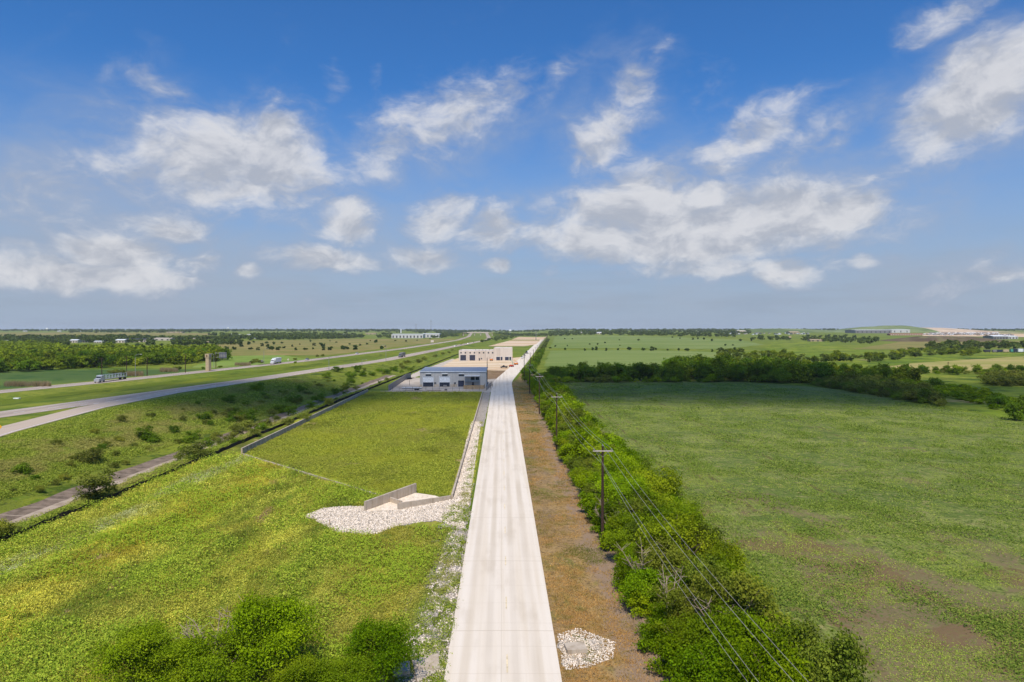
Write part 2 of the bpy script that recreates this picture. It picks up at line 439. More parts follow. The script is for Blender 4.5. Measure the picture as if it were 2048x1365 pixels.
def stained(name, base, stain, sx=.9):
    m, nt, out = newmat(name)
    p = nt.pos()
    v = nt.mapping(p, scale=(1, 1, .12))
    c = nt.mix(nt.rng(nt.noise(v, sx, 5, .65), .42, .68), base, stain)
    c = nt.mix(nt.rng(nt.noise(p, .5, 4, .6), .5, .75, 0, .5), c, stain)
    principled(nt, out, c, .85, 0, .2, bump(nt, nt.noise(p, 6, 4, .6), .2, .03))
    return m
M["wall_concrete"] = stained("cast concrete", A(208, 200, 184), A(176, 164, 144))
M["liner"] = stained("ditch liner concrete", A(146, 132, 116), A(104, 94, 80), .5)
M["liner_floor"] = stained("ditch bottom concrete", A(196, 184, 166), A(160, 146, 126), .3)

# ================================================================== ground sheets
def terrain():
    X, Y = np.meshgrid(GX, GY)
    Z = H(X, Y)
    V = np.stack([X.ravel(), Y.ravel(), Z.ravel()], 1)
    nx, ny = len(GX), len(GY)
    i = (np.arange(ny - 1)[:, None] * nx + np.arange(nx - 1)[None]).ravel()
    Fc = np.stack([i, i + 1, i + nx + 1, i + nx], 1)
    o = link("ground", mesh_np("ground", V, Fc, M["ground"], True))
    tag(o, "wide grassy plain reaching to the horizon", kind="structure")
terrain()

def inside(px, py, poly):
    c = np.zeros(len(px), bool)
    j = len(poly) - 1
    for i in range(len(poly)):
        xi, yi = poly[i]; xj, yj = poly[j]
        with np.errstate(divide="ignore", invalid="ignore"):
            t = ((yi > py) != (yj > py)) & (px < (xj - xi) * (py - yi) / ((yj - yi) if yj != yi else 1e-9) + xi)
        c ^= t; j = i
    return c

def densify(poly, step, amp, fr=.3, seed=0):
    out = []
    n = len(poly)
    for i in range(n):
        a = np.array(poly[i]); b = np.array(poly[(i + 1) % n])
        L = np.linalg.norm(b - a); k = max(1, int(L / step))
        nn = np.array([-(b - a)[1], (b - a)[0]]) / max(L, 1e-6)
        for q in range(k):
            p = a + (b - a) * q / k
            if amp > 0:
                w = mnoise.fractal(Vector((p[0] * fr, p[1] * fr, seed)), 1.0, 2.0, 3) * amp
                p = p + nn * w
            out.append((float(p[0]), float(p[1])))
    return out

_sheet_n = [0]
def sheet(name, poly, mat, eps=.03, amp=0.0, step=2.0, fr=.3, label=None, zoff=None):
    _sheet_n[0] += 1
    poly = densify(poly, step, amp, fr, _sheet_n[0] * 3.7)
    P = np.array(poly)
    gx = GX[(GX > P[:, 0].min()) & (GX < P[:, 0].max())]; gy = GY[(GY > P[:, 1].min()) & (GY < P[:, 1].max())]
    pts = list(poly)
    if len(gx) and len(gy):
        X, Y = np.meshgrid(gx, gy); X = X.ravel(); Y = Y.ravel()
        k = inside(X, Y, poly)
        pts += list(zip(X[k].tolist(), Y[k].tolist()))
    cx, cy = P.mean(0)
    vs, es, fs, *_ = geometry.delaunay_2d_cdt([Vector((x - cx, y - cy)) for x, y in pts], [], [list(range(len(poly)))], 1, 1e-5)
    V = np.array([(v.x + cx, v.y + cy) for v in vs])
    Z = H(V[:, 0], V[:, 1]) + eps
    tris = np.array([f for f in fs if len(f) == 3])
    a = V[tris[:, 0]]; b = V[tris[:, 1]]; c = V[tris[:, 2]]
    cr = (b[:, 0]-a[:, 0])*(c[:, 1]-a[:, 1]) - (b[:, 1]-a[:, 1])*(c[:, 0]-a[:, 0])
    tris[cr < 0] = tris[cr < 0][:, ::-1]
    o = link(name, mesh_np(name, np.column_stack([V, Z]), tris, mat, True))
    return tag(o, label, kind="structure")

def strip(name, cx, ys, offs, mat, eps, label=None, kind="structure", zf=None):
    """ribbon along y: cx(y) centre, cross offsets, draped on the terrain"""
    ys = np.array(ys, float); offs_n = len(offs)
    V = []
    for y in ys:
        c = cx(y)
        for o_ in offs:
            x = c + (o_(y) if callable(o_) else o_)
            V.append((x, y, float(H(x, y)) + eps))
    n = len(ys)
    Fc = []
    for i in range(n - 1):
        for k in range(offs_n - 1):
            a = i * offs_n + k
            Fc.append((a, a + 1, a + 1 + offs_n, a + offs_n))
    o = link(name, mesh_np(name, V, Fc, mat, True))
    return tag(o, label, kind=kind)

# road -------------------------------------------------------------
def road_c(y): return float(np.interp(y, [-60, 52, 335, 352, 372, 479, 801, 1365, 2050], [.95, -.7, -4.9, -4.85, -3.9, 2.6, 21.2, 52.5, 93]))
def road_w(y): return float(np.interp(y, [52, 350, 2000], [9.03, 9.7, 10.2]))
def road():
    ys = sorted(set([-60, -20, 20, 52] + list(range(60, 335, 10)) + [335, 340, 345, 350, 355, 360, 366, 372] + list(range(380, 2050, 20))))
    V = []; Fc = []
    for y in ys:
        c, w = road_c(y), road_w(y) / 2
        for dx, dz in ((-w - .02, -.3), (-w, .13), (0, .16), (w, .13), (w + .02, -.3)):
            V.append((c + dx, y, float(H(c + dx, y)) + dz))
    for i in range(len(ys) - 1):
        for k in range(4):
            a = i * 5 + k; Fc.append((a, a + 1, a + 6, a + 5))
    tag(link("road", mesh_np("road", V, Fc, M["road"])), "long pale concrete road running straight away then bending right", kind="structure")
    # faint centre dashes
    V = []; Fc = []
    for y0 in np.arange(53.0, 330, 12.2):
        for a_, b_ in ((y0, y0 + 3.0),):
            n = len(V)
            for y in (a_, b_):
                c = road_c(y) + .35
                V += [(c - .06, y, .168), (c + .06, y, .168)]
            Fc.append((n, n + 1, n + 3, n + 2))
    tag(link("centre_line", mesh_np("centre_line", V, Fc, M["paint_yellow"])), "faded yellow dashes along the concrete road", kind="structure")
road()

# fields and soils --------------------------------------------------
sheet("basin_surround", [(-66, 142), (-63.5, 298), (-52, 299), (-13, 299), (-10, 150), (-9, 140)], M["basin"], .016, .6, 3, .2, label="rough grass around the basin walls")
sheet("meadow", [(-66, 30), (-66, 152), (-59, 151), (-20, 140), (-10, 140), (-9, 100), (-5, 60), (-4.6, 30)], M["lush"], .010, .0, 4, label="lush yellow green weeds left of the road")
sheet("embankment", [(-75.5, 25), (-75.5, 700), (-60, 900), (-76, 1000), (-82, 800), (-96, 541), (-104, 445), (-110, 400), (-118, 310), (-124, 215), (-117, 161), (-109, 125), (-97, 80), (-90, 30)], M["bank"], .02, 1.0, 4, .1, "scrubby highway embankment")
sheet("channel_bank", [(-75.2, 25), (-66.2, 25), (-66.2, 500), (-60, 760), (-71, 760), (-75.2, 500)], M["bank"], .02, .6, 3, .3, "weedy strip between ditch and black fabric fence")
strip("median", lambda y: (XN(y) + XF(y)) / 2, list(range(30, 1600, 10)), [lambda y: -(XN(y) - XF(y)) / 2 + 6.3, -8, -3, 0, 3, 8, lambda y: (XN(y) - XF(y)) / 2 - 6.3], M["median"], .02, "mown grass median between the carriageways")
sheet("basin_floor", [(-62.7, 296), (-59.2, 149), (-20, 109.5), (-15, 112), (-10.2, 108.5), (-12.7, 296)], M["basin"], .03, 0, 2, label="grassy detention basin floor")
crop = GP([(1100, 764), (1300, 762), (1500, 765), (1640, 775), (1750, 791), (1850, 812), (1950, 828), (2048, 842)])
sheet("crop_field", [(19.5, -40), (19.5, 200), (20.5, 345)] + crop + [(162, 170), (172, 100), (180, -40)], M["crop"], .02, .7, 4, .12, "green crop field with bare brown soil patches")
sheet("second_field", GP([(1087, 733), (1100, 702), (1240, 700), (1380, 703), (1530, 709), (1500, 722), (1345, 722), (1340, 740)]), M["crop_far"], .08, 2, 12, .05, "light green field behind the tree line")
sheet("third_field", GP([(1100, 697), (1110, 673), (1330, 674), (1480, 680), (1530, 690), (1440, 699), (1250, 697)]), M["crop_far"], .12, 3, 25, .03, "far light green field")
sheet("dry_field", GP([(1700, 743), (1830, 727), (2048, 713), (2060, 737), (1930, 742), (1800, 749)]), M["hay_field"], .08, 3, 12, .05, "pale hay field right of the trees")
sheet("right_dry_field", GP([(1700, 699), (1800, 684), (2060, 682), (2060, 690), (1960, 696), (1850, 700)]), M["tan_field"], .15, 4, 30, .03, "far dry pasture on the right")
sheet("brush", GP([(1510, 708), (1545, 684), (1650, 684), (1700, 700), (1840, 702), (2060, 702), (2060, 712), (1830, 726), (1700, 742), (1600, 745), (1520, 730)]), M["brush_field"], .06, 3, 12, .05, "bright brushy ground")
sheet("brush_near", GP([(1500, 764), (1620, 745), (1750, 752), (1900, 760), (2060, 752), (2060, 846), (1960, 826), (1850, 809), (1750, 788), (1640, 772)]), M["brush_field"], .05, 1, 6, .1, "brushy ground beyond the crop field")
strip("dark_field", lambda y: XF(y), list(range(235, 470, 10)), [-260, -150, -90, -60, -34, -18], M["dark_field"], .04, "dark green field beyond the highway")
sheet("pale_pasture", GP([(380, 736), (450, 713), (560, 710), (640, 716), (520, 731)]), M["pale_field"], .06, 2, 10, .08, "pale green pasture beyond the highway")
sheet("dry_pasture", GP([(300, 700), (430, 690), (470, 683), (700, 678), (930, 676), (880, 684), (780, 696), (650, 712), (560, 711), (430, 712)]), M["tan_field"], .08, 4, 25, .03, "dry pasture dotted with dark junipers")
sheet("distant_plain", GP([(-40, 672), (-40, 665.5), (250, 665.5), (420, 667), (420, 671), (200, 673)]), M["tan_field"], .4, 10, 80, .01, "distant olive plain")
sheet("verge", [(3.5, -40), (3.0, 60), (1.2, 200), (-.6, 345), (3.2, 378), (16, 600), (24, 595), (13, 420), (12.5, 345), (13, 200), (15, 100), (15.5, -40)], M["straw"], .02, .0, 3, label="dry straw coloured verge right of the road")
sheet("gravel_verge", [(-9.7, 107), (-12.4, 292), (-9.5, 300), (-8.5, 250), (-7.6, 150), (-6.3, 100)], M["gravel"], .045, .35, 1.2, .5, "white gravel strip between wall and road")
sheet("ragged_verge", [(-6.6, 101), (-10.5, 92), (-9.2, 80), (-11, 66), (-10, 52), (-11, 40), (-4.6, 40), (-4.9, 60), (-6, 101)], M["gravel_ragged"], .05, .9, .9, .5, "weedy white gravel beside the road")
sheet("weedy_strip", [(-7.6, 104), (-8.2, 150), (-8.9, 190), (-8.0, 190), (-7.2, 150), (-6.6, 104)], M["lush"], .06, .3, 1, .6, "thin weed strip between gravel and road")
apron = GP([(604, 1033), (640, 1020), (700, 1013), (735, 1016), (829, 991), (905, 1000), (935, 1003), (925, 1020), (930, 1060), (870, 1042), (800, 1052), (745, 1072), (680, 1068), (645, 1050)])
sheet("gravel_apron", apron, M["gravel"], .055, 1.1, .7, .5, "white rock apron around the concrete outlet")
sheet("roadside_gravel", [(4.2, 58.5), (5.4, 60.2), (7.2, 59.0), (8.3, 57.2), (7.2, 55.8), (5.8, 54.6), (4.1, 54.2)], M["gravel_ragged"], .06, .8, .5, .9, "white rock patch right of the road")
sheet("yard", GP([(772, 785), (818, 756), (1001, 756), (990, 768), (983, 785)]), M["yard"], .05, 0, 3, label="concrete yard around the pale blue building")
sheet("graded_pad", GP([(868, 741), (905, 722), (915, 717), (1030, 716), (1052, 713), (1036, 728), (1016, 742)]), M["sand"], .06, 1.2, 3, .12, "orange sandy building pad")
sheet("churned_soil", GP([(968, 741), (1015, 742), (994, 758), (968, 760)]), M["brown_soil"], .08, .8, 2, .2, "brown churned soil beside the road")
sheet("white_rock_path", GP([(795, 762), (843, 741), (905, 718), (917, 722), (897, 732), (850, 748), (822, 759)]), M["white_rock"], .05, 1.0, 3, .2, "crushed white rock strip left of the buildings")
sheet("far_pad", GP([(976, 693), (1020, 681.5), (1085, 681.5), (1069, 690), (1049, 693)]), M["sand_far"], .15, 2, 10, .05, "pale graded lot in the distance")
sheet("farther_pad", GP([(1022, 680), (1037, 674.5), (1094, 674.5), (1086, 680.2)]), M["sand_far"], .22, 3, 15, .05, "farther orange graded lots")

# highway -----------------------------------------------------------
yy = list(range(30, 1000, 10)) + list(range(1000, 4300, 25))
strip("highway_near", lambda y: XN(y), yy, [-6.6, 0, 6.6], M["highway"], .06, "near highway carriageway")
strip("highway_far", lambda y: XF(y), yy, [-6.2, 0, 6.2], M["highway"], .06, "far highway carriageway")
def ramp_c(y): return float(np.interp(y, [30, 80, 125, 161, 210, 260, 330, 450], [-85, -100, -112, -121, -129.5, -130.5, -121.5, -106.5]))
strip("exit_ramp", ramp_c, list(range(30, 455, 5)), [lambda y: -4.2 if y < 255 else np.interp(y, [255, 300, 450], [-4.2, -2, -2]), lambda y: float(np.interp(y, [30, 300, 450], [4.2, 4.2, .2]))], M["ramp"], .075, "highway ramp merging into the near carriageway")
def lines():
    V = []; Fc = []
    def seg(cf, off, y0, y1, w, e):
        n = len(V)
        for y in (y0, y1):
            c = cf(y) + off; z = float(H(c, y)) + e
            V.extend([(c - w, y, z), (c + w, y, z)])
        Fc.append((n, n + 1, n + 3, n + 2))
    for y in range(40, 900, 12): seg(XN, 0.6, y, y + 4, .1, .085)
    for y in range(40, 900, 12): seg(XF, -.6, y, y + 4, .1, .085)
    for y in range(200, 420, 5): seg(XN, 5.3, y, y + 2.4, .14, .09)
    for y in range(30, 1400, 20):
        seg(XN, -5.0, y, y + 20, .1, .085); seg(XF, 4.8, y, y + 20, .1, .085)
        seg(XF, -5.2, y, y + 20, .1, .085)
    for y in range(30, 300, 10): seg(ramp_c, 3.4, y, y + 10, .1, .1)
    tag(link("lane_markings", mesh_np("lane_markings", V, Fc, M["paint_white"])), "white lane lines on the highway", kind="structure")
lines()

# ditch liner --------------------------------------------------------
strip("drainage_channel", lambda y: 0, list(range(40, 430, 3)), [lambda y: -78.6 + .25 * math.sin(y * .13) + .2 * math.sin(y * .41), -77.4, -76, -74.9], M["liner"], .07, "sloped brown concrete side of the drainage ditch")
strip("channel_floor", lambda y: 0, list(range(40, 430, 3)), [-74.9, -74, -73, lambda y: -72.4 + .4 * math.sin(y * .21) + .25 * math.sin(y * .57)], M["liner_floor"], .07, "pale concrete bottom of the drainage ditch")
def liner_joints():
    mb = MB()
    for y in range(84, 200, 5):
        pts = [(x, y + (x + 77) * .15, float(H(x, y)) + .085) for x in (-78.3, -77.2, -76, -75.0)]
        for a, b in zip(pts[:-1], pts[1:]):
            mb.add([a, b, (b[0], b[1] + .25, b[2]), (a[0], a[1] + .25, a[2])], [(0, 1, 2, 3)])
    tag(mb.build("channel_joints", M["liner_floor"]), "pale joints across the ditch liner", kind="structure")
liner_joints()
# ================================================================== vegetation
def leaf_mat(name, dark, light, yellow=None, trans=.35, sat=1.0):
    m, nt, out = newmat(name)
    g = nt.n.new("ShaderNodeNewGeometry")
    oi = nt.n.new("ShaderNodeObjectInfo")
    r = g.outputs["Random Per Island"]
    c = nt.mix(nt.rng(r, 0, 1, smooth=False), dark, light)
    if yellow:
        n = nt.noise(g.outputs["Position"], .22, 3, .6)
        f = nt.math("ADD", nt.math("MULTIPLY", nt.rng(n, .45, .7), .55), nt.math("MULTIPLY", oi.outputs["Random"], .45))
        c = nt.mix(nt.math("MULTIPLY", f, .8), c, yellow)
    big = nt.noise(g.outputs["Position"], .11, 3, .6)
    v = nt.math("MULTIPLY", nt.rng(oi.outputs["Random"], 0, 1, .8, 1.2, smooth=False), nt.rng(big, .3, .7, .78, 1.28))
    c = nt.hsv(c, nt.rng(nt.math("FRACT", nt.math("MULTIPLY", oi.outputs["Random"], 7.31)), 0, 1, .488, .512, smooth=False), sat, v)
    d = nt.n.new("ShaderNodeBsdfDiffuse"); nt.l.new(c, d.inputs[0])
    t = nt.n.new("ShaderNodeBsdfTranslucent"); nt.l.new(nt.mix(.5, c, A(150, 190, 20)), t.inputs[0])
    mx = nt.n.new("ShaderNodeMixShader"); mx.inputs[0].default_value = trans
    nt.l.new(d.outputs[0], mx.inputs[1]); nt.l.new(t.outputs[0], mx.inputs[2])
    nt.l.new(mx.outputs[0], out.inputs["Surface"])
    return m
L = {}
L["bright"] = leaf_mat("bright leaves", A(70, 112, 12), A(138, 176, 24), A(160, 186, 28), .24)
L["hedge"] = leaf_mat("hedgerow leaves", A(72, 112, 14), A(146, 180, 32), A(172, 188, 40), .22)
L["mixed"] = leaf_mat("dull hedgerow leaves", A(70, 98, 24), A(128, 150, 52), A(160, 168, 60), .2)
L["deep"] = leaf_mat("deep green leaves", A(60, 100, 24), A(114, 152, 44), A(134, 160, 40), .25)
L["juniper"] = leaf_mat("juniper foliage", A(44, 70, 30), A(80, 106, 48), None, .12)
L["olive"] = leaf_mat("olive brush leaves", A(90, 110, 44), A(146, 154, 80), A(150, 158, 50), .25)
L["far"] = leaf_mat("distant leaves", A(66, 90, 42), A(112, 134, 62), A(128, 144, 62), .2)
L["wood"] = leaf_mat("woodland leaves", A(66, 96, 22), A(130, 156, 40), A(160, 174, 46), .2)
M["bark"] = plain("grey bark", A(120, 106, 88), .9, var=.25, scale=3)
M["dead_wood"] = plain("bleached dead wood", A(172, 158, 136), .9, var=.2, scale=4)

def crown_np(seed, rx, rz, cz, nlobe, nclump, nleaf, leaf, jitter=.22, flat=0.0, droop=0.0):
    """leaf quads in clumps on the surface of several lobes; returns V, F"""
    r = np.random.default_rng(seed)
    lobes = []
    for i in range(nlobe):
        a = r.uniform(0, 2 * PI); q = r.uniform(0.3, .98) if i else 0
        z = r.uniform(-.78, .74)
        k = math.sqrt(max(0, 1 - z * z * .8)) * q
        lobes.append((rx * k * math.cos(a), rx * k * math.sin(a), cz + rz * z * .85, r.uniform(.22, .46) if i else .5))
    lobes = np.array(lobes)
    w = lobes[:, 3] ** 2; w /= w.sum()
    li = r.choice(nlobe, nclump, p=w)
    d = r.normal(size=(nclump, 3)); d /= np.linalg.norm(d, axis=1)[:, None]
    d[:, 2] = np.where(d[:, 2] < -.6, -d[:, 2], d[:, 2])
    rr = r.uniform(.55, 1.1, nclump) + (r.random(nclump) < .16) * r.uniform(.1, .5, nclump)
    c = lobes[li, :3] + d * (lobes[li, 3] * rr)[:, None] * np.array([rx, rx, rz])
    out = c - np.array([0, 0, cz]); out /= np.maximum(np.linalg.norm(out, axis=1), .01)[:, None]
    ci = np.repeat(np.arange(nclump), nleaf)
    n = len(ci)
    sig = jitter * (rx + rz) * .5
    p = c[ci] + r.normal(size=(n, 3)) * sig * np.array([1, 1, .7])
    p[:, 2] = np.maximum(p[:, 2], .05)
    nrm = r.normal(size=(n, 3)) * .8 + out[ci] * .6 + np.array([0, 0, .5]); nrm /= np.linalg.norm(nrm, axis=1)[:, None]
    t = np.cross(nrm, r.normal(size=(n, 3))); t /= np.linalg.norm(t, axis=1)[:, None]
    b = np.cross(nrm, t)
    s = leaf * r.uniform(.6, 1.35, n)[:, None]
    V = np.stack([p - t * s * .62, p + b * s * .38, p + t * s * .62, p - b * s * .38], 1).reshape(-1, 3)
    Fc = np.arange(n * 4).reshape(n, 4)
    return V, Fc

def trunk_mb(seed, h, r0, spread):
    r = random.Random(seed)
    mb = MB()
    top = (r.uniform(-.3, .3), r.uniform(-.3, .3), h * .62)
    mb.tube([(0, 0, -.3), (top[0] * .4, top[1] * .4, h * .3), top], [r0, r0 * .8, r0 * .4], 7)
    for i in range(6):
        a = r.uniform(0, 2 * PI); z0 = h * r.uniform(.22, .5)
        e = (math.cos(a) * spread * r.uniform(.5, .85), math.sin(a) * spread * r.uniform(.5, .85), min(z0 + h * r.uniform(.2, .42), h * .9))
        m_ = (e[0] * .45, e[1] * .45, (z0 + e[2]) / 2 - .05 * h)
        mb.tube([(top[0] * .3, top[1] * .3, z0), m_, e], [r0 * .5, r0 * .3, r0 * .1], 5)
    return mb

PROTO = {}
def proto(key, variants, rx, h, nlobe, nclump, nleaf, leaf, mat, trunk=True, low=.12, jitter=.2):
    out = []
    for k in range(variants):
        rz = h * (1 - low) / 2
        V, Fc = crown_np(hash(key) % 1000 * 0 + sum(map(ord, key)) * 13 + k, rx * (1 + .12 * math.sin(k * 2.1)), rz, h * low + rz, nlobe, nclump, nleaf, leaf, jitter)
        me = mesh_np("crown", V, Fc, mat[k % len(mat)] if isinstance(mat, list) else mat)
        tm = trunk_mb(k + 5, h, .035 * h, rx).mesh("trunk", M["bark"]) if trunk else None
        out.append((me, tm))
    PROTO[key] = (out, rx, h)
proto("near_big", 4, 3.3, 6.6, 24, 520, 38, .15, [L["bright"], L["hedge"]], jitter=.11)
proto("hedge_near", 6, 3.1, 5.6, 18, 380, 30, .17, [L["hedge"], L["bright"], L["mixed"]], jitter=.12)
proto("hedge_mid", 6, 3.1, 5.4, 15, 200, 18, .31, [L["hedge"], L["bright"], L["mixed"]], jitter=.13)
proto("hedge_shrub_near", 4, 1.7, 2.6, 10, 200, 20, .17, L["bright"], False, 0.0, .13)
proto("hedge_shrub", 3, 1.6, 2.6, 6, 80, 16, .3, L["hedge"], False, 0.0, .14)
proto("field_tree", 6, 4.8, 9.4, 15, 230, 17, .56, L["deep"], jitter=.10, low=.0)
proto("brush", 4, 2.6, 3.2, 12, 110, 16, .36, L["olive"], False, 0.0, .15)
proto("brush_green", 4, 2.6, 3.2, 12, 110, 16, .36, L["bright"], False, 0.0, .15)
proto("wood_tree", 4, 4.6, 8.0, 12, 130, 14, .8, L["wood"], False, .0, .13)
proto("juniper", 4, 2.6, 5.0, 6, 60, 12, .8, L["juniper"], False, .02, .13)
proto("far_tree", 4, 4.5, 7.0, 6, 40, 9, 1.5, L["far"], False, .02, .14)
proto("bank_bush", 5, 1.6, 2.6, 12, 110, 20, .17, L["olive"], False, 0.0, .15)
proto("bank_bush_dark", 5, 1.6, 2.6, 12, 110, 20, .17, L["deep"], False, 0.0, .15)

def plant(kind, cat, key, x, y, scale, label, group, zs=1.0, parts=True):
    out, rx, h = PROTO[key]
    me, tm = out[random.randrange(len(out))]
    z = float(H(x, y))
    rz = random.uniform(0, 2 * PI)
    if tm is not None and parts:
        root = empty(kind, (x, y, z), rz)
        link("crown", me, root); link("trunk", tm, root)
    else:
        root = link(kind, me, None, (x, y, z), rz)
    root.scale = (scale, scale, scale * zs)
    return tag(root, label, cat, group)

def jit(a): return random.uniform(-a, a)

# hedgerow beside the power poles ------------------------------------
rows = [("verge-side row", 13.7, 4.8, .72), ("middle row", 16.0, 5.2, .98), ("field-side row", 18.7, 5.2, 1.02), ("outer row", 21.2, 4.8, .88)]
for rn, x0, sp, s0 in rows:
    y = 46.0 + (sp / 2 if rn[0] == "m" else 0); i = 0
    while y < (352 if rn[0] != "o" else 150):
        i += 1
        x = x0 + jit(.7) + (-.012 * (y - 50)) * (1 if rn[0] == "v" else .45) + math.sin(y * .08) * .5
        s = s0 * random.uniform(.78, 1.16)
        if rn[0] == "m" and y < 60: s *= .92
        tone = "yellow-green" if random.random() < .3 else "green"
        plant("hedgerow_tree", "tree", "hedge_near" if y < 125 else "hedge_mid", x, y, s,
              "leafy %s hedgerow tree, %s from the camera in the %s by the poles" % (tone, ordn(i), rn),
              "trees of the hedgerow between road verge and crop field", random.uniform(.85, 1.25), parts=y < 125)
        y += sp * random.uniform(.8, 1.2) * (1 if y < 160 else 1.25)
y = 45.0; i = 0
while y < 345:
    i += 1
    plant("hedgerow_shrub", "shrub", "hedge_shrub_near" if y < 125 else "hedge_shrub", float(np.interp(y, [45, 150, 345], [12.6, 11.7, 9.5])) + (1.0 if 72 < y < 86 else 0) + jit(.35), y,
          random.uniform(.75, 1.2), "low leafy shrub at the hedgerow foot by the verge, %s from the camera" % ordn(i), "shrubs along the foot of the hedgerow")
    y += random.uniform(3.0, 4.6)
# bleached bare limbs showing in the hedge
def dead_limbs(name, x, y, h, seed, label):
    r = random.Random(seed); mb = MB()
    for i in range(8):
        a = r.uniform(0, 2 * PI); e = (math.cos(a) * h * .45, math.sin(a) * h * .45, h * r.uniform(.75, 1.05))
        m_ = (e[0] * .3, e[1] * .3, e[2] * .5)
        mb.tube([(0, 0, 0), m_, e], [.09, .06, .02], 5)
        for q in range(7):
            t = r.uniform(.3, .95); b = (m_[0] + (e[0] - m_[0]) * t, m_[1] + (e[1] - m_[1]) * t, m_[2] + (e[2] - m_[2]) * t)
            mb.tube([b, (b[0] + r.uniform(-.9, .9), b[1] + r.uniform(-.6, .6), b[2] + r.uniform(.1, .8))], [.03, .012], 4)
    tag(mb.build(name, M["dead_wood"], None, (x, y, float(H(x, y)))), label, "dead tree")
dead_limbs("dead_tree", 13.8, 59.5, 5.6, 1, "bleached leafless forked tree poking out of the nearest hedgerow trees")
dead_limbs("dead_tree", 17.2, 55.0, 6.0, 2, "bare grey branches between the hedgerow trees nearest the crop field")
dead_limbs("dead_tree", 13.2, 68.0, 5.6, 3, "pale leaning dead tree in the hedgerow just before the nearest pole")
dead_limbs("dead_tree", 12.8, 88.5, 4.6, 4, "pale dead trunk in the hedgerow gap beside the nearest pole")

# near trees at the bottom left ----------------------------------------
for x, y, s, zs, lab in ((-28.2, 50.2, .82, .95, "leftmost bushy green tree at the bottom edge of the meadow"),
                     (-25.4, 50.6, .62, 1.0, "bushy green tree left of the bare grey branches in the foreground"),
                     (-18.4, 51.8, .98, .98, "tall bushy green tree right of the bare grey branches in the foreground"),
                     (-20.8, 48.8, .8, .9, "low green tree in front of the tall bushy foreground tree"),
                     (-15.8, 48.6, .6, .9, "small green tree at the right foot of the tall foreground tree"),
                     (-9.8, 51.0, .78, .98, "feathery green tree beside the white gravel nearest the road"),
                     (-12.2, 49.0, .6, .9, "small green tree left behind the feathery tree by the gravel")):
    plant("broadleaf_tree", "tree", "near_big", x, y, s, lab, None, zs)
dead_limbs("bare_branches", -22.2, 51.6, 5.4, 9, "cluster of bare grey branches between the foreground trees")
dead_limbs("bare_branches", -23.4, 52.8, 4.6, 10, "smaller bare grey twigs left behind the foreground branches")

# roadside hedge after the bend ------------------------------------------
y = 352.0; i = 0
while y < 1850:
    i += 1
    x = float(road_c(max(y, 372))) + 11.5 + (y - 352) * .004 + jit(1.5)
    plant("roadside_tree", "tree", "field_tree" if y < 900 else "far_tree", x, y, random.uniform(.42, .72),
          "dark green roadside tree, %s after the road bends, right of the poles" % ordn(i), "trees beside the road after the bend", .8, parts=False)
    y += 6.5 * (1 + y / 900) * random.uniform(.8, 1.2)

# scatter over polygons ------------------------------------------------------
def scatter(poly, sp, kind, cat, keys, smin, smax, labelf, group, zs=1.0, parts=False, thin=0.0, front=None):
    P = np.array(poly); n = 0
    pts = []
    yv = P[:, 1].min()
    row = 0
    while yv < P[:, 1].max():
        xv = P[:, 0].min() + (sp / 2 if row % 2 else 0)
        while xv < P[:, 0].max():
            x, y = xv + jit(sp * .4), yv + jit(sp * .4)
            if inside(np.array([x]), np.array([y]), poly)[0] and random.random() >= thin: pts.append((x, y))
            xv += sp
        yv += sp * .88; row += 1
    pts.sort(key=lambda q: math.atan2(q[0], q[1]))
    for x, y in pts:
        n += 1
        plant(kind, cat, random.choice(keys), x, y, random.uniform(smin, smax), labelf(n), group, zs * random.uniform(.85, 1.12), parts)
    return n

line = [tuple(p) for p in GP([(1092, 765), (1200, 763), (1340, 763), (1345, 748), (1200, 749), (1092, 750)])]
line = [(20, 353), (60, 354), (84, 354), (84, 372), (60, 372), (20, 370)]
scatter(line, 5.6, "tree_line_tree", "tree", ["field_tree"], .78, 1.02, lambda n: "dark tree in the band ending the crop field, %s from the left" % ordn(n), "tree line at the far edge of the crop field")
for i in range(22):
    x = 21 + i * 3.9 + jit(1.2)
    plant("field_foot_shrub", "shrub", random.choice(["brush", "hedge_shrub", "brush_green", "bank_bush_dark"]), x, 350.5 + jit(1), random.uniform(.7, 1.3), "low shrub at the foot of the dark tree line, %s from the left" % ordn(i + 1), "shrubs at the foot of the tree line")
grove = [(84, 353), (120, 354), (146, 334), (158, 345), (176, 378), (150, 440), (104, 452), (92, 420), (86, 380)]
scatter(grove, 8.2, "grove_tree", "tree", ["field_tree", "field_tree", "wood_tree"], .85, 1.18, lambda n: "large tree of the grove behind the crop field, %s from the left" % ordn(n), "grove behind the right half of the crop field", parts=False)
east = GP([(1620, 772), (1700, 784), (1800, 802), (1900, 820), (1860, 790), (1740, 764), (1640, 754)])
scatter(east, 5.0, "field_edge_bush", "bush", ["brush", "brush", "bank_bush_dark"], .75, 1.35, lambda n: "dull olive bush on the right edge of the crop field, %s from the left" % ordn(n), "olive bushes along the right edge of the crop field", 1.15)
east2 = GP([(1760, 775), (1870, 792), (1960, 812), (2060, 838), (2060, 812), (1960, 785), (1850, 768), (1780, 762)])
scatter(east2, 5.6, "bright_bush", "bush", ["brush_green"], .55, 1.0, lambda n: "bright yellow-green bush right of the crop field, %s from the left" % ordn(n), "bright bushes right of the crop field", .8)
east3 = GP([(1560, 758), (1640, 748), (1760, 752), (1830, 766), (1760, 772), (1640, 766)])
scatter(east3, 8.0, "dark_grove_tree", "tree", ["field_tree", "wood_tree"], .6, .9, lambda n: "dark tree behind the olive bushes, %s from the left" % ordn(n), "dark trees behind the olive bushes")
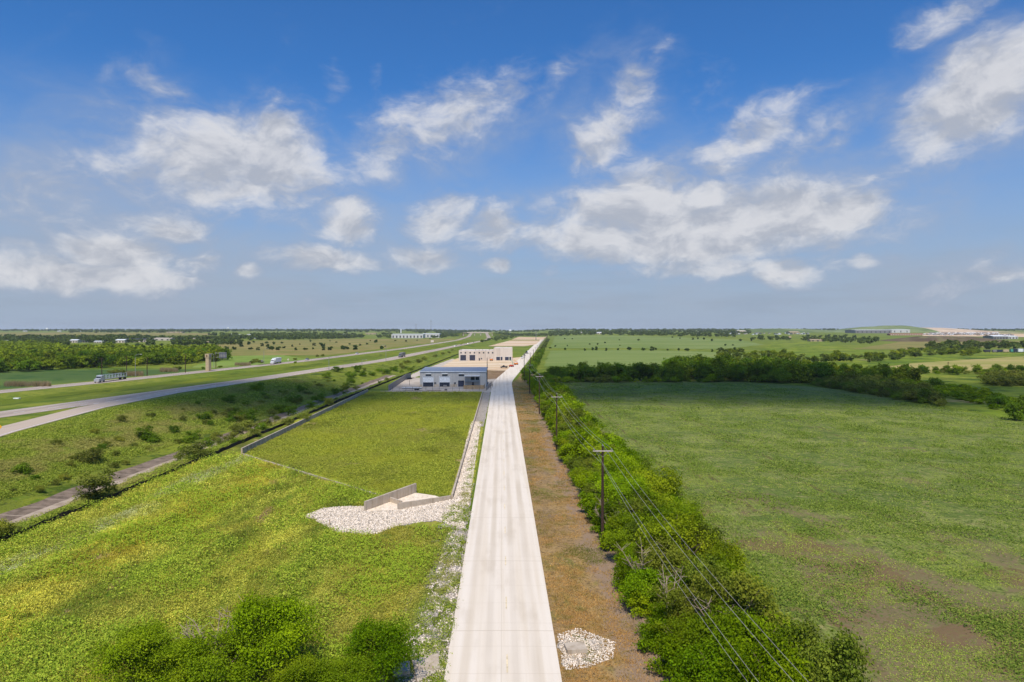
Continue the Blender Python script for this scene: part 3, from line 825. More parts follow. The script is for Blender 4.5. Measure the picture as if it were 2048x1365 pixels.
for k, (px, py, s) in enumerate(((2034, 842, .62), (2050, 830, .66), (1850, 806, .55), (1996, 816, .62), (1870, 780, .6))):
    g = G(px, py)
    plant("field_tree", "tree", "field_tree", g[0], g[1], s, ["dark round tree at the right picture edge below the bushes", "second dark tree at the right picture edge", "single bright tree standing right of the crop field corner", "small dark tree between bright bushes near the right edge", "small tree at the head of the bright bushes"][k], None)
ridge = GP([(1780, 755), (1850, 748), (1950, 752), (2060, 744), (2060, 738), (1950, 744), (1840, 741), (1770, 748)])
scatter(ridge, 9, "hedge_bush", "bush", ["brush", "field_tree", "brush_green"], .5, .85, lambda n: "bush in the hedge below the pale hay field, %s from the left" % ordn(n), "hedge below the hay field", .9)
clump = GP([(1962, 770), (1990, 774), (2060, 774), (2060, 755), (1990, 752)])
scatter(clump, 6, "clump_bush", "bush", ["brush"], 1.0, 1.5, lambda n: "olive bush of the round thicket near the right edge, %s from the left" % ordn(n), "round thicket near the right edge")
mid = GP([(1745, 727), (1860, 712), (1960, 712), (1960, 703), (1860, 697), (1800, 706), (1740, 716), (1640, 716), (1640, 726)])
scatter(mid, 19, "thicket_tree", "tree", ["wood_tree", "far_tree"], .7, 1.1, lambda n: "green thicket tree above the hay field, %s from the left" % ordn(n), "thicket above the hay field", .75)
far_r = GP([(1860, 702), (1970, 700), (2060, 697), (2060, 690), (1960, 691), (1850, 696)])
scatter(far_r, 24, "distant_grove_tree", "tree", ["far_tree", "far_tree", "juniper"], 1.0, 1.7, lambda n: "dark tree of the distant grove near the trailers, %s from the left" % ordn(n), "distant grove near the trailers")
leftr = GP([(1440, 733), (1620, 740), (1640, 722), (1560, 710), (1440, 704)])
scatter(leftr, 14, "brush_tree", "tree", ["wood_tree", "brush_green", "far_tree"], .5, 1.0, lambda n: "green tree in the brush behind the grove, %s from the left" % ordn(n), "trees in the brush behind the grove", .8, thin=.25)
k = 0
for px, py, s in ((1100, 698, .5), (1130, 702, .6), (1170, 702, .55), (1185, 701, .7), (1192, 701, .8), (1212, 702, .6), (1236, 702, .5), (1260, 701, .9), (1288, 702, .8), (1304, 702, .9), (1311, 702, .6),
                  (1336, 702, .5), (1357, 703, .6), (1375, 703, .8), (1425, 704, .5), (1443, 704, .8), (1460, 704, .7), (1470, 703, .8), (1110, 694, .5), (1135, 693, .4), (1180, 690, .5), (1195, 690, .6), (1210, 688, .6), (1130, 679, .7), (1144, 679, .6),
                  (1276, 682, .9), (1238, 681, .5), (1240, 693, .4), (1386, 680, .9), (1396, 680, .9), (1408, 681, 1.0), (1424, 684, 1.0), (1482, 683, 1.1), (1450, 692, .6), (1465, 692, .5), (1344, 676, .8), (1360, 679, .7)):
    k += 1
    g = G(px, py)
    plant("field_tree", "tree", "juniper", g[0], g[1], s * 1.25, "small lone tree on the light fields beyond the tree line, %s counted row by row" % ordn(k), "lone trees on the light fields beyond the tree line")

# left side: woodland --------------------------------------------------------
wf = GP([(-30, 748), (60, 744), (160, 738), (280, 733), (380, 729), (448, 722), (448, 712), (330, 717), (160, 722), (-30, 728)])
scatter(wf, 10.4, "woodland_edge_tree", "tree", ["wood_tree", "wood_tree", "field_tree"], .85, 1.25, lambda n: "tree on the near edge of the left woodland, %s from the left" % ordn(n), "front trees of the woodland beyond the highway", .95)

def stuff_np(name, pts, key_mat, rx, h, nclump, nleaf, leaf, label, nvar=5):
    """one object: many low-detail crowns merged"""
    vs = []; n0 = 0; base = []
    for k in range(nvar):
        V, Fc = crown_np(900 + k + len(name), rx, h * .46, h * .5, 6, nclump, nleaf, leaf, .15)
        base.append(V)
    for (x, y, s) in pts:
        V = base[random.randrange(nvar)]
        a = random.uniform(0, 2 * PI); c_, s_ = math.cos(a), math.sin(a)
        W = np.empty_like(V)
        W[:, 0] = (V[:, 0] * c_ - V[:, 1] * s_) * s + x; W[:, 1] = (V[:, 0] * s_ + V[:, 1] * c_) * s + y; W[:, 2] = V[:, 2] * s * random.uniform(.8, 1.15) + float(H(x, y))
        vs.append(W)
    V = np.concatenate(vs); Fc = np.arange(len(V)).reshape(-1, 4)
    o = link(name, mesh_np(name, V, Fc, key_mat))
    return tag(o, label, kind="stuff")

def pts_in(poly, sp, smin, smax, thin=0.0, nz=None):
    P = np.array(poly); out = []
    X, Y = np.meshgrid(np.arange(P[:, 0].min(), P[:, 0].max(), sp), np.arange(P[:, 1].min(), P[:, 1].max(), sp * .9))
    X = X.ravel() + rng.uniform(-.4, .4, X.size) * sp; Y = Y.ravel() + rng.uniform(-.4, .4, Y.size) * sp
    k = inside(X, Y, poly)
    for x, y in zip(X[k], Y[k]):
        if random.random() < thin: continue
        if nz and mnoise.fractal(Vector((x * nz[0], y * nz[0], 3)), 1, 2, 3) < nz[1]: continue
        out.append((float(x), float(y), random.uniform(smin, smax)))
    return out

wood = GP([(-40, 729), (160, 723), (330, 718), (448, 713), (440, 706), (330, 704), (140, 704), (90, 694), (-40, 690)])
stuff_np("woodland", pts_in(wood, 8.4, .6, 1.45, .08), L["wood"], 4.6, 7.5, 50, 10, 1.15, "broad bright green woodland canopy beyond the highway")
P = []
P += pts_in(GP([(-40, 690), (140, 697), (480, 690), (480, 686), (150, 684), (-40, 678)]), 18, .9, 1.5, .1)
P += pts_in(GP([(-40, 681), (200, 684), (560, 681), (760, 677), (760, 674), (540, 675), (140, 676), (-40, 674)]), 26, 1.1, 1.8, .1, (.004, -.12))
P += pts_in(GP([(450, 678), (800, 677), (790, 670), (640, 670), (420, 672)]), 34, 1.2, 2.0, .15, (.003, -.05))
P += pts_in(GP([(860, 679), (930, 671), (940, 667.5), (880, 667)]), 30, 1.0, 1.6, .2)
P += pts_in(GP([(990, 672), (1110, 672), (1110, 670), (990, 669)]), 30, 1.0, 1.8, .1)
P += pts_in(GP([(1100, 673), (1500, 676), (1500, 671), (1300, 669), (1100, 670)]), 32, 1.0, 1.8, .2, (.003, -.12))
P += pts_in(GP([(1480, 683), (1760, 690), (1760, 678), (1640, 675), (1480, 676)]), 28, 1.0, 1.6, .2, (.004, -.05))
P += pts_in(GP([(985, 683), (1040, 673), (1060, 671), (1000, 671), (960, 686)]), 20, .4, .8, .3)
def clear(p, rngs):
    px = 1024 + p[0] / p[1] * F
    return any(a < px < b and p[1] < Yb and p[1] > Yb * .62 for a, b, Yb in rngs)
_c = [(136, 212, G(150, 686)[1] + 8), (228, 296, G(240, 686)[1] + 8), (304, 345, G(320, 681.5)[1] + 8), (0, 22, G(10, 684)[1] + 8), (405, 420, G(412, 686.5)[1]), (780, 884, G(830, 677)[1] + 10), (728, 754, G(740, 669.3)[1]), (1192, 1205, G(1198, 669)[1]), (1474, 1496, G(1484, 667.5)[1]), (1578, 1601, G(1590, 668.5)[1]), (1618, 1653, G(1635, 683.5)[1])]
P = [p for p in P if not clear(p, _c)]
stuff_np("far_trees", P, L["far"], 4.6, 7.0, 22, 7, 2.0, "far-off bands of dark trees across the plain")
P = []
def ring(px0, px1, d0, d1, n, s0, s1):
    for _ in range(n):
        px = random.uniform(px0, px1); r_ = ray(px, 660); d = random.uniform(d0, d1)
        x, y = r_[0] / r_[1] * d, d
        P.append((x, y, random.uniform(s0, s1)))
ring(-60, 2110, 4200, 6500, 1700, 1.2, 2.3)
ring(380, 980, 3600, 7000, 500, 1.3, 2.3)
ring(1100, 1500, 2900, 3500, 190, 1.3, 2.2)
ring(1180, 1500, 2500, 2800, 90, 1.2, 1.8)
ring(140, 420, 3300, 4200, 120, 1.5, 2.3)
stuff_np("horizon_woods", P, L["far"], 5.0, 7.0, 14, 6, 2.9, "dark tree line along the horizon")

# dark junipers dotted over the dry pasture ----------------------------------
random.seed(21)
JP = [(438, 683, 1.2), (452, 684, 1.1), (470, 689, 1), (483, 694, 1.5), (497, 690, 1.6), (525, 693, 1.1), (532, 688, 1.2), (543, 701, 1.3), (555, 701, 1.2), (548, 691, 1), (567, 697, .8), (592, 701, .8), (611, 701, .9), (621, 684, 1.0), (628, 692, 1.1),
      (647, 694, 1.3), (648, 701, 1.0), (659, 701, 1.1), (672, 686, .7), (684, 699, 1.0), (694, 701, 1.1), (712, 700, 1.5), (660, 684, .6), (752, 688, 1.5), (764, 701, 1.0), (690, 700, 1.3), (735, 690, .8), (720, 692, .7), (790, 683, .8), (812, 684, .9),
      (835, 682, .7), (600, 690, .6), (640, 689, .7), (500, 700, 1.0), (516, 701, .9), (470, 700, .9), (455, 699, 1.0), (430, 695, 1.0), (585, 694, .7), (700, 690, .7), (740, 683, .6), (565, 688, .9), (414, 690, 1.2), (400, 694, 1.2), (388, 690, 1.1), (372, 694, 1.1),
      (350, 698, 1.2), (322, 695, 1.3), (300, 699, 1.1), (275, 694, 1.3), (253, 696, 1.4), (222, 699, 1.1), (208, 695, 1.3), (185, 696, 1.2), (247, 700, .9), (860, 679, .8), (770, 694, .6), (626, 699, .7), (507, 687, 1.0), (536, 696, 1.1)]
for i, (px, py, s) in enumerate(sorted(JP)):
    g = G(px, py)
    plant("juniper_tree", "juniper", "juniper", g[0], g[1], s * 1.1, "dark rounded juniper on the dry pasture beyond the highway, %s from the left" % ordn(i + 1), "junipers dotted over the dry pasture", random.uniform(.75, 1.05))

# bushes on the embankment and in the ditch ------------------------------------
BB = [(182, 925, 1.5, 0), (192, 905, .7, 1), (203, 900, .7, 1), (290, 880, 1.4, 1), (307, 886, 1.0, 1), (348, 868, .9, 1), (44, 950, 1.1, 1), (300, 835, .7, 0), (245, 845, .8, 0), (190, 870, .7, 0), (238, 885, .7, 0), (268, 895, .6, 0),
      (205, 998, 2.0, 0), (172, 1002, .8, 0), (388, 918, 1.8, 0), (360, 924, .8, 0), (466, 842, 1.2, 1), (460, 806, 1.3, 1), (475, 870, 1.3, 0), (498, 862, 1.6, 0), (500, 842, 1.5, 1), (518, 784, 1.5, 1), (560, 826, 1.4, 1), (582, 832, 1.4, 1),
      (595, 808, 1.0, 0), (545, 834, 1.2, 0), (600, 786, 1.3, 1), (596, 800, .8, 1), (625, 818, 1.3, 1), (640, 806, 1.5, 1), (655, 812, 1.3, 0), (676, 745, 1.8, 1), (655, 757, 1.4, 1), (704, 756, 1.6, 1), (716, 744, 1.8, 1), (700, 770, 1.6, 1), (725, 750, 1.4, 1),
      (745, 752, 1.4, 1), (760, 744, 1.5, 1), (775, 748, 1.5, 1), (790, 742, 1.6, 1), (805, 738, 1.3, 0), (812, 728, 1.4, 0), (838, 726, 1.8, 0), (850, 721, 1.4, 0), (870, 715, 1.3, 0), (885, 710, 1.3, 0), (898, 707, 1.2, 0), (905, 702, 1.1, 0), (670, 790, 1.3, 1), (690, 785, 1.2, 0),
      (610, 845, 1.1, 0), (575, 850, 1.0, 0), (530, 858, 1.1, 0), (510, 874, .9, 0), (440, 890, .7, 0), (640, 775, 1.0, 0), (570, 790, .9, 0), (535, 800, .8, 0), (410, 850, .6, 0), (110, 890, .6, 0), (80, 985, .6, 0), (130, 960, .6, 0), (250, 930, .5, 0), (0, 1075, 1.0, 0), (28, 1068, .6, 0)]
random.seed(31)
for q in range(70):
    t = random.random(); px = 360 + 480 * t; py = np.interp(px, [360, 500, 660, 840], [880, 840, 780, 727]) + jit(1) * np.interp(px, [360, 600, 840], [45, 34, 8])
    BB.append((px, py, random.uniform(.45, 1.15), random.choice((0, 1))))
for q in range(18):
    px = random.uniform(0, 420); BB.append((px, np.interp(px, [0, 420], [985, 835]) + jit(45), random.uniform(.3, .6), random.choice((0, 0, 1))))
BB = sorted(BB)
for i, (px, py, s, d) in enumerate(BB):
    g = G(px, py)
    plant("embankment_bush", "bush", "bank_bush_dark" if d else "bank_bush", g[0], g[1], s * 1.05, "%s bush between highway and black fence, %s from the left" % ("dark green" if d else "olive green", ordn(i + 1)), "bushes on the embankment between highway and ditch", random.uniform(.65, .95))
HB = [(80, 768, .5), (88, 768, .5), (228, 751, 1.4), (238, 751, 1.5), (250, 750, 1.3), (357, 741, 1.2), (405, 739, .8), (440, 736, .8), (505, 728, 1.1), (512, 726, 1.6), (521, 727, 1.2), (590, 721, 1.0), (635, 714, 1.0), (645, 713, 1.1), (474, 731, .5), (590, 727, .6), (1020, 800, .1)]
for i, (px, py, s) in enumerate(HB[:-1]):
    g = G(px, py)
    plant("highway_bush", "bush", "brush_green" if s < 1 else "brush", g[0], g[1], s * .7, "small bush beside the far highway carriageway, %s from the left" % ordn(i + 1), "bushes beside the far carriageway")

# ground cover: blades and tufts ------------------------------------------------
def tuft_mat(name, c1, c2, c3):
    c1, c2, c3 = [tuple(min(v * 1.75, .8) for v in q[:3]) + (1,) for q in (c1, c2, c3)]
    m, nt, out = newmat(name)
    g = nt.n.new("ShaderNodeNewGeometry"); p = g.outputs["Position"]
    c = nt.mix(g.outputs["Random Per Island"], c1, c2)
    c = nt.mix(nt.rng(nt.noise(p, .07, 5, .62), .48, .62), c, c3)
    c = nt.mix(nt.math("MULTIPLY", nt.rng(nt.noise(p, .5, 4, .6), .5, .7), .5), c, A(96, 124, 28))
    d = nt.n.new("ShaderNodeBsdfDiffuse"); nt.l.new(c, d.inputs[0])
    t = nt.n.new("ShaderNodeBsdfTranslucent"); nt.l.new(c, t.inputs[0])
    mx = nt.n.new("ShaderNodeMixShader"); mx.inputs[0].default_value = .35
    nt.l.new(d.outputs[0], mx.inputs[1]); nt.l.new(t.outputs[0], mx.inputs[2]); nt.l.new(mx.outputs[0], out.inputs[0])
    return m
def tufts(name, pts, blades, h, w, mat, label, lean=.45):
    """pts (n,3) with scale; every blade one triangle"""
    P_ = np.asarray(pts); n = len(P_); N = n * blades
    b = np.repeat(P_, blades, 0)
    z = H(b[:, 0], b[:, 1])
    s = b[:, 2] * rng.uniform(.6, 1.3, N)
    a = rng.uniform(0, 2 * PI, N); la = rng.uniform(0, 2 * PI, N); lr = rng.uniform(0, lean, N) * h * s
    ox = b[:, 0] + rng.normal(0, .16, N) * s; oy = b[:, 1] + rng.normal(0, .16, N) * s
    dx, dy = np.cos(a) * w * s, np.sin(a) * w * s
    V = np.stack([np.stack([ox - dx, oy - dy, z], 1), np.stack([ox + dx, oy + dy, z], 1),
                  np.stack([ox + np.cos(la) * lr, oy + np.sin(la) * lr, z + h * s], 1)], 1).reshape(-1, 3)
    o = link(name, mesh_np(name, V, np.arange(N * 3).reshape(N, 3), mat))
    return tag(o, label, kind="stuff")

def weeds(name, pts, leaves, h, r, size, mat, label):
    """low leafy ground cover: small leaves in soft mounds"""
    P_ = np.asarray(pts); n = len(P_); N = n * leaves
    b = np.repeat(P_, leaves, 0); s = b[:, 2]
    dx, dy = rng.normal(0, r, N) * s, rng.normal(0, r, N) * s
    x, y = b[:, 0] + dx, b[:, 1] + dy
    z = H(x, y) + h * s * rng.uniform(.15, 1, N) * np.exp(-(dx * dx + dy * dy) / (2 * (r * s * 1.6) ** 2))
    nr = rng.normal(size=(N, 3)) * .55 + np.array([0, -.15, 1]); nr /= np.linalg.norm(nr, axis=1)[:, None]
    t = np.cross(nr, rng.normal(size=(N, 3))); t /= np.linalg.norm(t, axis=1)[:, None]; bb = np.cross(nr, t)
    q = (size * s * rng.uniform(.6, 1.4, N))[:, None]; p = np.stack([x, y, z], 1)
    V = np.stack([p - t * q, p + bb * q * .45, p + t * q, p - bb * q * .45], 1).reshape(-1, 3)
    return tag(link(name, mesh_np(name, V, np.arange(N * 4).reshape(N, 4), mat)), label, kind="stuff")

def sample(poly, n, nz=None, near=True, sc_=(.7, 1.3)):
    """n points in poly, denser towards the camera"""
    P_ = np.array(poly); out = []
    X = rng.uniform(P_[:, 0].min(), P_[:, 0].max(), n * 6)
    y0, y1 = max(P_[:, 1].min(), 38), P_[:, 1].max()
    u = rng.uniform(0, 1, n * 6)
    Y = 1 / (1 / y0 + u * (1 / y1 - 1 / y0)) if near else y0 + u * (y1 - y0)
    k = inside(X, Y, poly) & (np.abs(X) < Y * .80 + 3)
    if poly is meadow_poly: k &= ~inside(X, Y, apron)
    X, Y = X[k][:n], Y[k][:n]
    S = rng.uniform(sc_[0], sc_[1], len(X)) * (1 + (Y - 50) / 160)
    if nz:
        keep = np.array([mnoise.fractal(Vector((float(x) * nz[0], float(y) * nz[0] * .8, nz[2])), 1.0, 2.0, 5) + random.uniform(-.38, .38) > nz[1] for x, y in zip(X, Y)])
        X, Y, S = X[keep], Y[keep], S[keep]
    return np.stack([X, Y, S], 1)

def zoned(name, c1, c2, c3, z=None):
    """leaf colour that follows the drifts of the meadow"""
    m, nt, out = newmat(name)
    g = nt.n.new("ShaderNodeNewGeometry"); p = g.outputs["Position"]
    c = nt.mix(g.outputs["Random Per Island"], c1, c2)
    c = nt.mix(nt.rng(nt.noise(nt.mapping(p, scale=(1, .4, 1)), .09, 5, .62), .46, .6), c, c3)
    if z: c = nt.mix(.85, c, z(nt, p, c))
    d = nt.n.new("ShaderNodeBsdfDiffuse"); nt.l.new(c, d.inputs[0])
    t = nt.n.new("ShaderNodeBsdfTranslucent"); nt.l.new(c, t.inputs[0])
    mx = nt.n.new("ShaderNodeMixShader"); mx.inputs[0].default_value = .25
    nt.l.new(d.outputs[0], mx.inputs[1]); nt.l.new(t.outputs[0], mx.inputs[2]); nt.l.new(mx.outputs[0], out.inputs[0])
    return m
T_lush = zoned("lush weed leaves", A(100, 122, 34, 1.3), A(208, 210, 94, 1.3), A(186, 188, 74, 1.3), meadow_zones)
T_grass = tuft_mat("grass blades", A(112, 124, 40), A(160, 156, 74), A(140, 140, 62))
T_basin = zoned("basin leaves", A(96, 120, 32, 1.0), A(186, 194, 78, 1.0), A(150, 158, 66, 1.0), basin_zones)
T_bank = zoned("embankment leaves", A(90, 122, 34, .95), A(172, 186, 78, .95), A(156, 158, 86, .95))
T_crop = zoned("crop leaves", A(90, 126, 42, 1.0), A(178, 192, 90, 1.0), A(150, 168, 74, 1.0))
T_straw = tuft_mat("straw blades", A(150, 124, 76), A(192, 158, 96), A(112, 116, 56))
T_reed = tuft_mat("pale dry reeds", A(150, 138, 112), A(136, 126, 94), A(136, 124, 92))
meadow_poly = [(-64.5, 40), (-64.5, 140), (-59, 147), (-19.5, 108.6), (-26, 100), (-24, 94), (-8.6, 92), (-9.5, 60), (-8, 40)]
weeds("meadow_weeds", sample(meadow_poly, 100000, (.5, -.34, 3.0)), 8, .34, .22, .06, T_lush, "lush low weeds covering the near meadow")
weeds("meadow_mounds", sample(meadow_poly, 22000, (.12, .08, 5.0), sc_=(1.3, 2.4)), 20, .46, .24, .05, zoned("dark weed leaves", A(84, 118, 30, 1.1), A(176, 196, 70, 1.1), A(140, 166, 50, 1.1)), "taller leafy mounds in the near meadow")
tufts("meadow_grass", sample(meadow_poly, 26000), 5, .34, .03, T_grass, "dry grass stems among the meadow weeds", .7)
weeds("basin_grass", sample([(-62, 295), (-58.5, 149.5), (-19, 110), (-16, 113), (-10.5, 110), (-13, 295)], 60000), 6, .2, .22, .07, T_basin, "low grass and weeds covering the basin floor")
weeds("embankment_cover", sample([(-66.5, 60), (-66.5, 300), (-73, 300), (-73, 60), (-82.5, 60), (-82.5, 330), (-112, 330), (-122, 215), (-113, 155), (-95, 85), (-85, 60)], 70000, (.2, -.25, 8.0)), 8, .34, .26, .08, T_bank, "rough low brush on the embankment")
cp = [(20.5, 40), (20.5, 340), (120, 340), (150, 240), (160, 180), (160, 40)]
weeds("crop_seedlings", sample(cp, 90000, (.13, -.02, 9.0)), 6, .1, .24, .06, T_crop, "young crop plants speckling the field")
weeds("crop_clumps", sample(cp, 70000, (.1, .22, 2.0), sc_=(.8, 1.7)), 9, .22, .24, .07, zoned("dense crop leaves", A(80, 116, 40, .8), A(158, 180, 80, .8), A(124, 152, 62, .8)), "denser green clumps in the crop field")
vp = [(4.2, 40), (3.9, 60), (2, 200), (.2, 330), (9, 330), (10.8, 150), (11.5, 40)]
tufts("verge_straw", sample(vp, 30000, (.25, -.05, 4.0)), 6, .1, .03, T_straw, "dry mown grass on the verge", 1.6)
weeds("verge_weeds", sample([(-10.5, 40), (-5.2, 40), (-5.2, 60), (-6.6, 106), (-8, 150), (-8.6, 200), (-9.3, 200), (-8.2, 120), (-10.5, 90)], 15000, (.5, .05, 7.0)), 9, .24, .22, .065, T_bank, "weeds growing through the roadside gravel")
RP = np.array([[*G(px, py)[:2], s] for px, py, s in [(random.uniform(10, 100), 772 + jit(2), 1.6) for _ in range(90)] + [(random.uniform(255, 285), 751 + jit(1.5), 1.6) for _ in range(120)] + [(random.uniform(320, 355), 743 + jit(1.5), 1.5) for _ in range(110)] + [(random.uniform(470, 500), 731 + jit(1), 1.5) for _ in range(80)]])
tufts("dry_reeds", RP, 26, 1.3, .05, T_reed, "pale dry reeds beside the far carriageway", .3)

# loose white stones -------------------------------------------------------------
def stones(name, pts, label):
    P_ = np.asarray(pts); n = len(P_)
    z = H(P_[:, 0], P_[:, 1])
    o8 = np.array([(1,0,0),(0,1,0),(-1,0,0),(0,-1,0),(0,0,.75),(0,0,-.4)], float)
    s = P_[:, 2] * rng.uniform(.5, 1.4, n)
    V = o8[None] * s[:, None, None] * rng.uniform(.6, 1.35, (n, 6, 1))
    a = rng.uniform(0, 2 * PI, n); c_, s_ = np.cos(a)[:, None], np.sin(a)[:, None]
    W = V.copy(); W[:, :, 0] = V[:, :, 0] * c_ - V[:, :, 1] * s_; W[:, :, 1] = V[:, :, 0] * s_ + V[:, :, 1] * c_
    W += np.stack([P_[:, 0], P_[:, 1], z + .06], 1)[:, None]
    f = np.array([(0,1,4),(1,2,4),(2,3,4),(3,0,4),(1,0,5),(2,1,5),(3,2,5),(0,3,5)])
    Fc = (f[None] + (np.arange(n) * 6)[:, None, None]).reshape(-1, 3)
    tag(link(name, mesh_np(name, W.reshape(-1, 3), Fc, M["stone"])), label, kind="stuff")
m_, nt_, out_ = newmat("limestone rubble")
g_ = nt_.n.new("ShaderNodeNewGeometry")
principled(nt_, out_, nt_.mix(g_.outputs["Random Per Island"], A(196, 186, 166, .82), A(246, 240, 228, .9)), .9, 0, .15)
M["stone"] = m_
sp_ = [sample([tuple(q) for q in apron], 16000, near=False, sc_=(.045, .11)), sample([(-9.6, 108), (-12.0, 200), (-9, 200), (-7.8, 150), (-6.6, 104)], 9000, sc_=(.05, .11)),
       sample([(-9.5, 45), (-5.2, 45), (-5.2, 60), (-6.6, 100), (-8.5, 95), (-8.6, 66)], 5000, (.6, 0, 2), sc_=(.05, .13)), sample([(4.0, 60), (6, 61.2), (8.9, 58.4), (8.3, 55.6), (6, 54), (4.1, 53.6)], 1900, near=False, sc_=(.04, .1))]
stones("gravel_stones", np.concatenate(sp_), "loose white limestone rocks beside the road and outlet")
# ================================================================== built things
def hz0(x, y): return float(H(x, y))
M["pole_wood"] = plain("dark creosoted pole wood", A(74, 56, 44), .9, var=.3, scale=2)
M["pole_brown"] = plain("brown pole wood", A(112, 84, 64), .9, var=.3, scale=2)
M["arm"] = plain("weathered pale crossarm", A(206, 200, 190), .7)
M["wire"] = plain("bare aluminium wire", A(196, 196, 190), .45, .3)
M["steel"] = plain("galvanised steel", A(168, 172, 174), .5, .5)
M["black"] = plain("black geotextile", A(40, 38, 34), .95, var=.3)
M["glass"] = plain("dark window glass", (.02, .028, .045, 1), .12, var=.3, spec=.7)
M["navy"] = plain("dark blue glazing", (.022, .03, .06, 1), .15, var=.3, scale=.6, spec=.7)
M["white"] = plain("white painted metal", (.74, .74, .73, 1), .5)
M["whitewall"] = plain("off-white wall", A(226, 220, 208), .8)
M["grey"] = plain("mid grey metal", A(140, 142, 144), .5)
M["darkgrey"] = plain("dark grey metal", A(70, 72, 76), .5)
M["tyre"] = plain("black rubber", (.018, .018, .018, 1), .8)
M["red"] = plain("red machine paint", A(206, 74, 46), .5)
M["orange"] = plain("orange machine paint", A(232, 140, 50), .5)
M["teal"] = plain("teal machine paint", A(90, 168, 150), .5)
M["yellow"] = plain("yellow sign face", A(250, 196, 10), .5, var=.04)
M["tan"] = plain("tan stucco", A(198, 184, 150), .85, var=.08)
M["brick"] = plain("pinkish brick", A(180, 130, 110), .85)
M["darkroof"] = plain("charcoal shingles", A(66, 70, 80), .85)
M["wood"] = plain("tan cedar boards", A(190, 160, 110), .85, var=.25, scale=1.2)

def cladding(name, c1, c2, period=.9):
    m, nt, out = newmat(name)
    tcn = nt.n.new("ShaderNodeTexCoord"); p = tcn.outputs["Object"]
    x, y, z = nt.xyz(p)
    fr = nt.math("ABSOLUTE", nt.math("SUBTRACT", nt.math("FRACT", nt.math("DIVIDE", nt.math("ADD", x, y), period)), .5))
    c = nt.mix(nt.rng(nt.noise(nt.mapping(p, scale=(1, 1, .15)), 1.2, 4, .6), .4, .7), c1, c2)
    c = nt.mix(nt.rng(fr, .42, .48, 0, .22), c, tuple(v * .6 for v in c1[:3]) + (1,))
    principled(nt, out, c, .5, .1, .4, bump(nt, nt.rng(fr, .38, .5), .6, .05))
    return m
M["blueclad"] = cladding("pale blue grey ribbed cladding", A(214, 216, 212), A(200, 204, 202))
M["blueroof"] = cladding("blue ribbed roof", A(156, 172, 192), A(142, 158, 180), .6)
M["tilt"] = stained("cast tilt-up panels", A(226, 222, 214), A(208, 201, 190), .25)
M["whiteclad"] = cladding("white ribbed cladding", A(232, 236, 238), A(216, 220, 222), 3.0)

# utility poles ------------------------------------------------------------
def make_pole(h=12.6, arm=True, mat="pole_wood", z_arm=12.05):
    root = empty("utility_pole", (0, 0, 0))
    MB().tube([(0, 0, -.5), (0, 0, h * .5), (0, 0, h)], [.2, .17, .13], 10).build("pole_shaft", M[mat], root)
    if arm:
        a = MB().box(-1.22, 1.22, -.21, -.09, z_arm - .07, z_arm + .07).build("crossarm", M["arm"], root)
        for x in (-1.08, 1.08):
            MB().tube([(x, -.15, z_arm + .07), (x, -.15, z_arm + .13), (x, -.15, z_arm + .26), (x, -.15, z_arm + .3)], [.05, .1, .09, .03], 8).build("insulator", M["steel"], a)
        MB().tube([(0, 0, h), (0, 0, h + .1), (0, 0, h + .26)], [.05, .1, .04], 8).build("insulator", M["steel"], root)
        br = MB()
        for s in (-1, 1): br.tube([(s * .75, -.15, z_arm - .07), (0, -.14, z_arm - .75)], .022, 4)
        br.build("brace", M["steel"], root)
    return root
pole0 = make_pole()
POLES = [(11.9, 14.5), (11.2, 84.1), (9.95, 151.7), (8.75, 218), (7.45, 288), (6.4, 358)]
far_p = [(11.4 + .0595 * (y - 427), y) for y in np.arange(427, 1900, 72.0)]
def place_pole(i, x, y, o, label, rz=0.0):
    o.location = (x, y, hz0(x, y)); o.rotation_euler = (0, 0, rz)
    tag(o, label, "utility pole", "wooden poles of the line along the concrete road")
LOC = []
for i, (x, y) in enumerate(POLES):
    if i == 5:
        o = make_pole(14.6, False); o.location = (x, y, 0)
        MB().box(-.25, .25, -.5, -.18, 12.2, 13.1).build("transformer", M["grey"], o)
        tag(o, "taller dark wooden pole without crossarm where the concrete road bends", "utility pole", "wooden poles of the line along the concrete road")
        LOC.append((x, y, 1.9)); continue
    o = pole0 if i == 0 else copy_tree(pole0)
    if i == 0: lab = "wooden crossarm pole below the bottom picture edge"
    else: lab = "dark wooden crossarm pole beside the hedgerow, %s from the camera" % ["", "nearest", "second", "third", "fourth"][i]
    place_pole(i, x, y, o, lab); LOC.append((x, y, 0))
brown = None
for i, (x, y) in enumerate(far_p):
    o = copy_tree(pole0); place_pole(i, x, y, o, "distant wooden pole after the road bends, %s in line counting away from the camera" % ordn(i + 1), R(-3.4))
    LOC.append((x, y, 0))
# bare road-side poles
o = make_pole(13.2, False, "pole_brown"); o.location = (-12.3, 338, 0)
MB().box(-.1, .25, -.3, -.12, 9.2, 9.9).build("meter_box", M["grey"], o)
tag(o, "tall brown pole at the right corner of the pale blue building", "utility pole")

